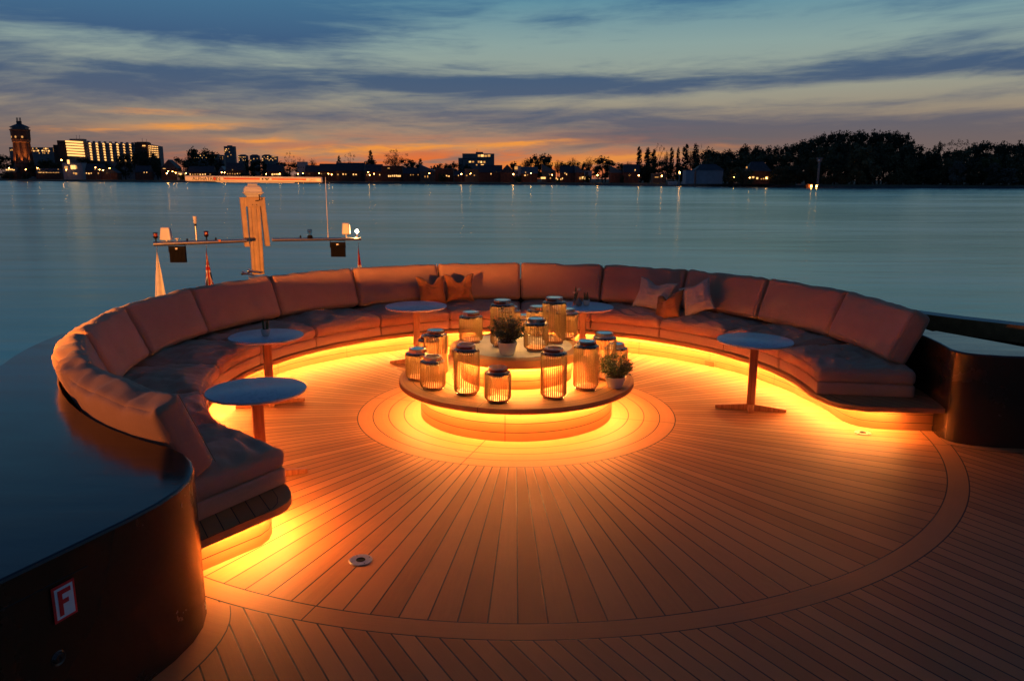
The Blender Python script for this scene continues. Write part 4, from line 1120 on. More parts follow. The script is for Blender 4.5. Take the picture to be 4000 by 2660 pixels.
onyard(2093, 'lamp_stalk', M_WHITEP, [([(.010, .02), (.010, .115)], 0)])
lo_ = yp(2093) + Vector((0, 0, .150)); b_ = MB(); b_.lathe([(0, -.034), (.024, -.024), (.034, 0), (.024, .024), (0, .034)], 16, lo_); b_.build('anchor_lamp', M_STAR, mast, world=True, smooth=60)
b_ = MB(); oc = yp(745); b_.box((oc.x, oc.y - .03, oc.z + .02), (.028, .012, .018)); b_.build('orange_clamp', simple('orange_plastic', (0.6, 0.14, 0.02), 0.5), mast, world=True)
# floodlights hang under the yard
for xc, w, ya_, yb_ in ((318, 152, 812, 970), (1895, 138, 768, 910)):
    k = K(xc); o = yp(xc); zc = o.z - .11 - .01; fh = (yb_ - ya_) * k / 2; fw = w * k / 2; zc = o.z - ((ya_ + yb_) / 2 - (782 if xc < 1000 else 737)) * k
    b_ = MB(); b_.box((o.x, o.y + .02, zc), (fw, .035, fh))
    for i in range(11): b_.box((o.x - fw * .86 + i * fw * .172, o.y - .022, zc - fh * .12), (fw * .035, .010, fh * .80))
    fl = b_.build('floodlight', M_BLACKP, mast, world=True)
    b_ = MB(); b_.tube([(o.x - fw * 1.08, o.y, zc + fh * .25), (o.x - fw * 1.05, o.y, zc + fh + .03), (o.x - fw * .9, o.y, o.z - .03), (o.x + fw * .9, o.y, o.z - .03), (o.x + fw * 1.05, o.y, zc + fh + .03), (o.x + fw * 1.08, o.y, zc + fh * .25)], .008, 6)
    b_.build('floodlight_bracket', M_BLACKP, mast, world=True, smooth=50)
    b_ = MB(); b_.add([(o.x - .02, o.y - .036, zc + fh * .62), (o.x + .02, o.y - .036, zc + fh * .62), (o.x + .02, o.y - .036, zc + fh * .82), (o.x - .02, o.y - .036, zc + fh * .82)], [(0, 1, 2, 3)])
    b_.build('rating_plate', M_WHITEP, mast, world=True)
# chrome horns
for i, (xc, yc) in enumerate(((975, 1070), (1035, 1052))):
    o = Q(xc, yc, 14.8); e = o + Vector((.22, .05, -.06 + .02 * i)); d = (e - o).normalized()
    b_ = MB(); b_.tube([o - d * .02, o, o + d * .03, o + d * .08, e], [.044, .046, .030, .018, .012], 20); b_.build('horn', M_CHROME, mast, world=True, smooth=50)

# flags
def flag(name, label, top, bl, br, depth, cols, mats, waves=1.0, nx=18, nz=34, hoist=0.06):
    """limp pennant hanging from 'top', hem between bl and br (crop coords)"""
    T, L_, R_ = Q(top[0], top[1], depth), Q(bl[0], bl[1], depth), Q(br[0], br[1], depth)
    root = empty(name, T); tag(root, label, 'flag'); b_ = MB(); vs = []; fs = []; mi = []
    for j in range(nz + 1):
        v = j / nz; l, r = T.lerp(L_, v), T.lerp(R_, v); w0 = hoist
        for i in range(nx + 1):
            u = i / nx; p_ = l.lerp(r, (1 - w0) * u + w0 * u)
            ph = u * 9 * waves + v * 1.5
            vs.append(p_ + Vector((math.sin(ph * 1.3) * .006 * v, math.sin(ph) * .035 * (0.25 + v), 0)))
    for j in range(nz):
        for i in range(nx):
            a = j * (nx + 1) + i; fs.append((a, a + 1, a + nx + 2, a + nx + 1)); mi.append(cols((i + .5) / nx, (j + .5) / nz))
    b_.v = [tuple(v) for v in vs]; b_.f = fs; b_.mi = mi
    b_.build('cloth', mats, root, world=True, smooth=60)
    h_ = MB(); h_.tube([T + Vector((0, 0, .06)), T + Vector((.012, 0, .04)), T + Vector((.010, 0, .01)), T], .005, 6); h_.build('snap_hook', M_STEEL, root, world=True, smooth=50)
flag('white_pennant', 'plain white flag hanging limp from the left end of the yardarm', (130, 845), (100, 1330), (236, 1330), DY(130), lambda u, v: 0, [M_WHITEC])
def uj(u, v):
    U = u * 1.0; V_ = v * 1.25 - .1      # folded union pattern
    x = (U - .5) * 2; y = (V_ - .5) * 2
    if abs(x) < .12 or abs(y) < .11: return 1
    if abs(x) < .24 or abs(y) < .20: return 2
    d = min(abs(x - y), abs(x + y))
    if d < .10: return 1
    if d < .26: return 2
    return 0
flag('union_flag', 'furled blue flag with red and white crosses hanging below the yardarm', (615, 830), (598, 1240), (702, 1240), DY(612), uj, [M_NAVY, M_REDC, M_WHITEC], 1.3, 26, 60)
flag('striped_flag', 'limp red and white flag under the lit lamp at the right end of the yardarm', (2105, 800), (2092, 1100), (2152, 1100), DY(2105), lambda u, v: 1 if (v > .66 or u < .12) else 0, [M_REDC, M_WHITEC])

# side-deck lamp of the yacht, out of view on the left: lights the outside of the sofa, the mast and the flags
for loc, aim, en, cone in (((-6.6, 0.5, 1.35), (-5.0, 13.0, 1.6), 9000, 58), ((-6.1, 2.3, 0.98), (-2.6, 6.0, 0.95), 420, 120)):
    ld = bpy.data.lights.new('side_deck_lamp', 'SPOT'); ld.spot_size = rad(cone); ld.spot_blend = 0.6; ld.energy = en; ld.color = (1.0, 0.32, 0.055); ld.shadow_soft_size = 0.15
    lo = bpy.data.objects.new('side_deck_lamp', ld); COL.objects.link(lo); lo.location = loc
    lo.rotation_euler = (Vector(aim) - Vector(loc)).to_track_quat('-Z', 'Y').to_euler()

# ================================================================== RIVER AND FAR BANK
WZ, GZ = -2.6, -0.9
MB().add([(-6000, -300, WZ), (6000, -300, WZ), (6000, 3000, WZ), (-6000, 3000, WZ)], [(0, 1, 2, 3)]).build('river_water', M_WATER)
tag(bpy.data.objects['river_water'], kind='structure')
SH = [(-3000, 1500), (-600, 1000), (0, 880), (500, 740), (1000, 690), (1500, 610), (2000, 570), (2700, 500), (3300, 425), (3800, 430), (4600, 450), (7000, 600)]
def shoreD(x4): return interp(x4, SH)
def shorept(x4):
    D = shoreD(x4); return Vector(((x4 - 2000) / FPX * D * 1.02, D, 0))
xs = [-3000 + i * 60 for i in range(168)]
S0 = [shorept(x) for x in xs]
def ringpts(dist, z, wob=0.0): 
    res = []
    for i, p_ in enumerate(S0):
        d = Vector((p_.x, p_.y, 0)).normalized(); w = wob * noise.noise(Vector((i * .7, dist, 0)))
        res.append(tuple(p_ + d * (dist + w * 6) + Vector((0, 0, z + w))))
    return res
MB().strip(ringpts(-3, WZ - .6), ringpts(0, WZ, .1)).strip(ringpts(0, WZ, .1), ringpts(4, -1.5, .25)).build('bank_stone', M_RIP)
MB().strip(ringpts(4, -1.5, .25), ringpts(11, -1.05, .2)).strip(ringpts(11, -1.05, .2), ringpts(22, GZ, .1)).build('bank_grass', M_GRASS)
MB().strip(ringpts(22, GZ, .1), [(x * 4, y * 4 + 600, GZ - .5) for x, y, z in S0]).build('land', M_LAND)
for nm in ('bank_stone', 'bank_grass', 'land'): tag(bpy.data.objects[nm], kind='structure')

# ---- trees
def crown_proto(kind, seed, mat):
    rnd = random.Random(seed); b_ = MB()
    zs = dict(round=.45, poplar=.16, airy=.42, cone=.32, bush=.8).get(kind, .8)
    def leaf(c, s_, stretch=1.0):
        n_ = Vector([rnd.gauss(0, 1) for _ in range(3)]).normalized(); u = n_.orthogonal().normalized(); w = n_.cross(u)
        a = rnd.uniform(0, 6.28); U = (u * math.cos(a) + w * math.sin(a)) * s_; V_ = (w * math.cos(a) - u * math.sin(a)) * s_ * stretch; U.z *= zs; V_.z *= zs
        b_.add([c - U - V_, c + U - V_ * .6, c + U * .8 + V_, c - U * .7 + V_ * .9], [(0, 1, 2, 3)])
    blobs = []
    if kind == 'round':
        for i in range(22):
            a = rnd.uniform(0, 2 * PI); h = rnd.uniform(.12, .90); prof_ = math.sqrt(max(0.05, 1 - ((h - .5) / .52) ** 2))
            rr = prof_ * rnd.uniform(.3, .82); blobs.append((Vector((rr * math.cos(a), rr * math.sin(a), h)), rnd.uniform(.20, .36), .16))
        nl, ls = 62, .048
    elif kind == 'poplar':
        for i in range(22):
            h = .06 + .86 * i / 21; r = .68 * max(.25, math.sin(min(.97, h * .95 + .05) * PI)) ** .45; a = rnd.uniform(0, 6.28)
            blobs.append((Vector((r * .45 * math.cos(a), r * .45 * math.sin(a), h)), r * .75, .07))
        nl, ls = 42, .075
    elif kind == 'airy':
        for i in range(26):
            a = rnd.uniform(0, 2 * PI); h = rnd.uniform(.25, .97); r = math.sqrt(max(.04, 1 - ((h - .6) / .45) ** 2)) * rnd.uniform(.35, .95)
            blobs.append((Vector((r * math.cos(a), r * math.sin(a), h)), rnd.uniform(.10, .17), .06))
        nl, ls = 22, .030
    elif kind == 'cone':
        for i in range(26):
            h = .08 + .9 * i / 25; r = .95 * (1 - h) ** .8 + .08; a = i * 2.4
            blobs.append((Vector((r * .6 * math.cos(a), r * .6 * math.sin(a), h)), r * .45 + .05, .05))
        nl, ls = 30, .050
    elif kind == 'bush':
        for i in range(14):
            a = rnd.uniform(0, 2 * PI); r = rnd.uniform(.2, .7); blobs.append((Vector((r * math.cos(a), r * math.sin(a), rnd.uniform(.2, .75))), .34, .26))
        nl, ls = 46, .085
    else:   # bare
        blobs = []
        for i in range(60):
            a = rnd.uniform(0, 2 * PI); el = rnd.uniform(.35, 1.5); L = rnd.uniform(.6, 1.0); d = Vector((math.cos(a) * math.cos(el), math.sin(a) * math.cos(el), math.sin(el) * .62))
            p0 = Vector((0, 0, .28 + rnd.uniform(0, .12))); p1 = p0 + d * L * .5; p2 = p0 + d * L + Vector((0, 0, .02)); w = .012
            sd = d.cross(Vector((0, 1, 0))).normalized() * w
            b_.add([p0 - sd, p0 + sd, p1 + sd * .7, p1 - sd * .7, p2 + sd * .3, p2 - sd * .3], [(0, 1, 2, 3), (3, 2, 4, 5)])
            for _ in range(7):
                q = p1.lerp(p2, rnd.random()); e = q + Vector([rnd.gauss(0, .10), rnd.gauss(0, .10), abs(rnd.gauss(0, .06))])
                s2 = (e - q).cross(Vector((0, 1, 0))).normalized() * .006
                b_.add([q - s2, q + s2, e + s2 * .5, e - s2 * .5], [(0, 1, 2, 3)])
                if rnd.random() < .5: leaf(e, .016)
        return b_, mat
    for c, r, vz in blobs:
        for _ in range(nl):
            d = Vector([rnd.gauss(0, 1) for _ in range(3)]).normalized() * r * rnd.uniform(.55, 1.08)
            leaf(c + Vector((d.x, d.y, d.z * (vz / r if vz < r else 1) * 1.0)), ls * rnd.uniform(.6, 1.3), .8)
        if kind in ('round', 'bush', 'poplar', 'cone'):       # leafy core keeps the crown dense
            for _ in range(10):
                d = Vector([rnd.gauss(0, 1) for _ in range(3)]).normalized() * r * .4
                leaf(c + Vector((d.x, d.y, d.z * .3)), r * .45, .6)
    return b_, mat
CR = {}
for kind, seed, mat, key in (('round', 1, M_CROWN, 'round0'), ('round', 2, M_CROWN, 'round1'), ('round', 3, M_CROWN2, 'olive0'), ('round', 4, M_CROWN2, 'olive1'), ('round', 5, M_CROWN3, 'grey0'),
                             ('round', 6, M_CROWN4, 'spring0'), ('poplar', 7, M_CROWN, 'poplar0'), ('poplar', 8, M_CROWN, 'poplar1'), ('airy', 9, M_CROWN, 'airy0'), ('airy', 10, M_CROWN, 'airy1'),
                             ('cone', 11, M_CROWN, 'cone0'), ('bush', 12, M_CROWN, 'bush0'), ('bush', 13, M_CROWN2, 'bush1'), ('bare', 14, M_BARK, 'bare0'), ('bare', 15, M_BARK, 'bare1')):
    b_, mt_ = crown_proto(kind, seed, mat)
    me = bpy.data.meshes.new('crown_' + kind); me.from_pydata(b_.v, [], b_.f); me.materials.append(mt_); CR[key] = me
tb = MB(); tb.tube([(0, 0, 0), (.01, 0, .3), (0, .01, .6), (.01, 0, .9)], [.05, .038, .022, .008], 6)
for a in range(5):
    an = a * 1.26; z0 = .3 + .09 * a; tb.tube([(0, 0, z0), (math.cos(an) * .25, math.sin(an) * .25, z0 + .16), (math.cos(an) * .5, math.sin(an) * .5, z0 + .25)], [.016, .011, .004], 4)
TRUNK = bpy.data.meshes.new('trunk'); TRUNK.from_pydata(tb.v, [], tb.f); TRUNK.materials.append(M_BARK)
NAMES = dict(round='broadleaf_tree', olive='broadleaf_tree', grey='blossom_tree', spring='broadleaf_tree', poplar='poplar_tree', airy='sparse_tree', cone='conifer_tree', bush='bush', bare='bare_tree')
LABS = dict(round='dark rounded tree among the houses on the far bank', olive='brownish leafy tree on the wooded right bank', grey='pale grey-green tree low in the right bank wood',
            spring='light green spring tree on the right bank', poplar='tall narrow poplar standing dark against the sunset', airy='open-crowned tree silhouetted against the orange sky',
            cone='pointed conifer silhouetted above the far houses', bush='low dark bush by the far waterside', bare='bare twiggy treetop against the orange sky')
CATS = dict(bush='bush')
def tree(x, ytop, w, D, key, ybase=None, label=None, group=None, rnd=random.Random(5)):
    """x, ytop, w in 2358-wide picture units"""
    k = ''.join(c for c in key if c.isalpha())
    top = at(x * 1.6964, ytop * 1.6964, D); h = top.z - GZ; W_ = w * 1.6964 / FPX * D / 2
    root = empty(NAMES[k], (top.x, top.y, GZ)); tag(root, label or LABS[k], CATS.get(k, 'tree'), group or {'bush': 'bushes along the far bank'}.get(k, 'trees along the far bank: ' + NAMES[k].replace('_', ' ') + 's'))
    z0 = 0.08 * h if k not in ('bush', 'olive', 'grey') else -.03 * h
    if ybase: z0 = max(z0, at(x * 1.6964, ybase * 1.6964, D).z - GZ)
    c = bpy.data.objects.new('crown', CR[key]); COL.objects.link(c); c.parent = root; c.location = (0, 0, z0); c.scale = (W_, W_, (h - z0)); c.rotation_euler.z = rnd.uniform(0, 6.28)
    if k != 'bush':
        t_ = bpy.data.objects.new('trunk', TRUNK); COL.objects.link(t_); t_.parent = root; ws = min(W_ * 1.3, h * .5); t_.scale = (ws, ws, h * .92); t_.rotation_euler.z = rnd.uniform(0, 6.28)
    return root
R_ = random.Random(11)
D_ = lambda x: shoreD(x * 1.6964) + 45
single = [  # x, ytop, w, D offset, kind, label
    (305, 330, 34, 60, 'airy0', 'tall feathery tree in front of the right end of the lit apartment slab'), (322, 342, 36, 20, 'round0', None), (284, 352, 34, 30, 'round1', None), (345, 350, 34, 40, 'round0', None), (360, 366, 30, 20, 'round1', None),
    (12, 356, 60, 120, 'round0', 'big dark tree left of the floodlit water tower'), (100, 368, 50, 60, 'round1', 'dark tree just right of the floodlit water tower'), (80, 372, 36, 30, 'round0', None), (128, 372, 34, 60, 'round1', None), (200, 362, 50, 30, 'round0', None), (235, 372, 40, 20, 'round1', None), (255, 380, 30, 10, 'bush0', None),
    (462, 341, 66, 120, 'round1', 'wide flat-topped dark tree left of the slim tower block'), (436, 350, 30, 110, 'bare0', None), (505, 352, 26, 120, 'bare1', None), (415, 362, 40, 60, 'round0', None), (385, 376, 36, 20, 'bush0', None), (450, 372, 50, 30, 'round0', None), (500, 376, 40, 20, 'round1', None), (540, 380, 40, 20, 'bush0', None),
    (583, 366, 54, 20, 'round0', 'large round dark bush-like tree directly above the radar bar'), (664, 351, 28, 60, 'airy0', 'lone open-crowned tree rising above the hill flats'), (690, 362, 26, 60, 'airy1', None), (719, 365, 30, 60, 'bare0', None), (665, 373, 66, 20, 'round1', None), (740, 384, 40, 20, 'bush0', None), (620, 384, 30, 16, 'bush0', None),
    (780, 359, 22, 40, 'cone0', None), (806, 350, 27, 40, 'airy1', None), (770, 384, 40, 16, 'bush0', None), (853, 347, 27, 40, 'cone0', 'dark pointed tree standing apart at mid left above the houses'), (853, 366, 30, 30, 'round1', None),
    (908, 345, 66, 60, 'airy0', 'widest bare-looking round tree against the brightest sunset'), (908, 347, 60, 61, 'bare1', 'twiggy crown inside the wide round tree by the sunset'), (940, 366, 44, 30, 'round0', None), (968, 366, 26, 50, 'cone0', None), (890, 386, 40, 16, 'bush0', None), (825, 386, 36, 16, 'bush0', None),
    (1005, 378, 30, 80, 'bush0', None), (1022, 376, 30, 80, 'round0', None), (1045, 374, 30, 80, 'round1', None), (1068, 377, 34, 40, 'round0', None),
    (1180, 374, 30, 80, 'round1', None), (1210, 364, 34, 60, 'bare0', None), (1233, 355, 40, 60, 'round0', 'broad dark tree behind the slanted glass roofs'), (1262, 356, 42, 60, 'round1', None), (1285, 366, 24, 60, 'bare1', None), (1305, 372, 34, 60, 'round0', None), (1320, 362, 34, 50, 'bare0', None), (1340, 372, 30, 50, 'round0', None),
    (1357, 359, 34, 60, 'bare1', None), (1388, 362, 50, 20, 'round1', 'big dark tree standing in front of the houses at mid right'), (1396, 359, 36, 70, 'airy0', None), (1425, 374, 36, 60, 'round0', None), (1448, 371, 34, 60, 'bare0', None),
    (1473, 335, 17, 40, 'poplar0', 'first slim poplar, standing alone left of the poplar row'), (1494, 338, 24, 40, 'poplar1', None), (1506, 342, 20, 44, 'poplar0', None), (1521, 330, 26, 40, 'airy1', 'loose-topped tree in the middle of the poplar row'), (1536, 345, 18, 40, 'bare0', None), (1548, 337, 15, 40, 'poplar0', None), (1563, 338, 12, 40, 'poplar1', None),
    (1580, 329, 22, 40, 'poplar0', 'tallest poplar of the row in front of the reddest sky'), (1592, 336, 20, 40, 'bare1', None), (1603, 329, 20, 42, 'poplar1', 'last poplar of the row beside the right-hand wood'), (1612, 334, 18, 44, 'airy0', None), (1600, 352, 30, 42, 'bare0', None),
    (1510, 368, 54, 16, 'round0', None), (1553, 374, 40, 16, 'round1', None), (1480, 376, 36, 20, 'bush0', None), (1575, 380, 30, 14, 'bush0', None)]
for x, y, w, dd, k, lab in single: tree(x, y, w * (1.25 if k[:3] in ('rou', 'pop', 'bus') else 1.1), D_(x) + dd, k, label=lab)
# the wood on the right: back row, middle ranks, waterside rank
skyl = [(1622, 350), (1636, 343), (1655, 348), (1674, 349), (1692, 344), (1712, 338), (1732, 337), (1752, 341), (1772, 336), (1792, 336), (1812, 333), (1832, 331), (1850, 320), (1868, 323), (1886, 312), (1904, 309), (1922, 306), (1942, 303), (1962, 302), (1984, 305),
        (2004, 303), (2024, 303), (2044, 304), (2062, 303), (2080, 309), (2096, 320), (2108, 334), (2122, 348), (2138, 343), (2153, 333), (2166, 327), (2186, 325), (2206, 321), (2226, 323), (2246, 329), (2266, 330), (2286, 327), (2306, 331), (2326, 331), (2346, 331), (2366, 334)]
for i, (x, y) in enumerate(skyl):
    k = 'airy1' if x in (1792, 2206, 2186, 2226) else ('poplar1' if x in (2153, 2166) else ('round0', 'round1')[i % 2])
    tree(x, y + R_.uniform(-3, 1), R_.uniform(48, 62) if k != 'poplar1' else 20, 520 + R_.uniform(-15, 25), k, ybase=y + R_.uniform(66, 80), label='dark treetop on the skyline of the wooded right bank', group='skyline trees of the right-hand wood')
for i, x in enumerate(range(1630, 2370, 27)):
    base = interp(x, skyl); lift = R_.uniform(18, 30) if x > 1800 else R_.uniform(10, 18)
    tree(x + R_.uniform(-6, 6), base + lift, R_.uniform(56, 76), 490 + R_.uniform(-12, 12), ('olive0', 'olive1', 'round1')[i % 3], ybase=base + lift + 72, label='brown-green tree halfway down the wooded right bank', group='middle trees of the right-hand wood')
for i, x in enumerate(range(1690, 2370, 24)):
    if 1730 < x < 1775: continue
    base = interp(x, skyl); tree(x + R_.uniform(-6, 6), max(base + R_.uniform(34, 52), 368 if x < 1850 else 352), R_.uniform(40, 58), 462 + R_.uniform(-8, 8), ('olive1', 'olive0', 'round0', 'olive1')[i % 4], label='leafy tree in the front rank of the right bank wood', group='front trees of the right-hand wood')
tree(1985, 334, 92, 458, 'olive1', label='broad pale olive tree, largest rounded crown in the right-hand wood')
tree(2208, 372, 44, 446, 'grey0', label='pale grey-green rounded tree low at the right bank')
tree(2288, 376, 36, 446, 'grey0', label='greyish blossom tree near the right edge of the far bank')
tree(2284, 362, 52, 452, 'spring0', label='small light-green crown above the greyish blossom tree')
tree(2322, 388, 60, 444, 'grey0', label='wide pale bush-like tree at the far right waterside')
for x, y, w in ((1650, 398, 30), (1690, 396, 40), (1790, 402, 40), (1830, 398, 50), (1870, 404, 34), (1905, 404, 36), (1940, 400, 44), (2060, 398, 50), (2110, 400, 50), (2150, 398, 40), (2240, 398, 40), (2350, 400, 40), (1440, 400, 26), (1350, 402, 26), (1290, 404, 20), (1190, 402, 24), (1020, 396, 24), (560, 398, 26), (420, 398, 26), (700, 398, 26), (20, 394, 34), (60, 396, 24)):
    tree(x, y, w, D_(x) - 12, 'bush1' if x > 1500 else 'bush0')

# ---- buildings
def building(x0, x1, ytop, D, label, name='riverside_house', wall=M_BRICK, roof='gable', rmat=M_ROOF, rh=None, wins=(), depth=9.0, ybase=None, cat='house', group='houses along the far bank'):
    """x, y in full picture units"""
    a, b2 = at(x0, ytop, D), at(x1, ytop, D); cx = (a.x + b2.x) / 2; w = (b2.x - a.x) / 2; H = a.z - GZ
    root = empty(name, (cx, D + depth / 2, GZ)); tag(root, label, cat, group)
    rh = H * .42 if rh is None else rh; wh = H - (rh if roof != 'flat' else 0); d = depth / 2
    MB().box((0, 0, wh / 2), (w, d, wh / 2)).build('wall', wall, root)
    b_ = MB(); e = .35
    if roof == 'gable':      # ridge along x
        b_.add([(-w - e, -d - e, wh - .2), (w + e, -d - e, wh - .2), (w + e, d + e, wh - .2), (-w - e, d + e, wh - .2), (-w - e, 0, H), (w + e, 0, H)], [(0, 1, 5, 4), (2, 3, 4, 5), (0, 4, 3), (1, 2, 5), (0, 3, 2, 1)])
    elif roof == 'front':    # gable to the river
        b_.add([(-w - e, -d - e, wh - .2), (w + e, -d - e, wh - .2), (w + e, d + e, wh - .2), (-w - e, d + e, wh - .2), (0, -d - e, H), (0, d + e, H)], [(0, 1, 4), (2, 3, 5), (0, 4, 5, 3), (1, 2, 5, 4), (0, 3, 2, 1)])
    elif roof == 'hip':
        k = w * .55; b_.add([(-w - e * 2, -d - e * 2, wh), (w + e * 2, -d - e * 2, wh), (w + e * 2, d + e * 2, wh), (-w - e * 2, d + e * 2, wh), (-k, 0, H), (k, 0, H)], [(0, 1, 5, 4), (2, 3, 4, 5), (0, 4, 3), (1, 2, 5), (0, 3, 2, 1)])
    elif roof == 'mono':     # slopes down to the right
        b_.hexa([(-w - e, -d - e, wh), (w + e, -d - e, wh - rh * .0), (w + e, d + e, wh), (-w - e, d + e, wh), (-w - e, -d - e, H), (w + e, -d - e, wh + .4), (w + e, d + e, wh + .4), (-w - e, d + e, H)])
    else: b_.box((0, 0, wh + .15), (w + .15, d + .15, .18))
    b_.build('roof', rmat, root)
    for (wx, wy, ww, hh, mt_) in wins:        # picture units
        p0 = at(wx, wy, D - .12); k = D / FPX
        o_ = MB().box((p0.x - cx, -d - .10, p0.z - GZ), (ww * k / 2, .06, hh * k / 2)).build('window', mt_, root)
    return root
def rw(x0, x1, y, n, seed, h=5, w=3.2, mt_=None, p=.6):
    r = random.Random(seed); res = []
    for i in range(n):
        x = x0 + (x1 - x0) * (i + .5) / n
        if r.random() < p: res.append((x, y + r.uniform(-.8, .8), w * r.uniform(.6, 1.1), h * r.uniform(.6, 1), mt_ or (M_WINH if r.random() < .3 else M_WIN)))
        elif r.random() < .4: res.append((x, y, w, h * .8, M_WIND))
    return res
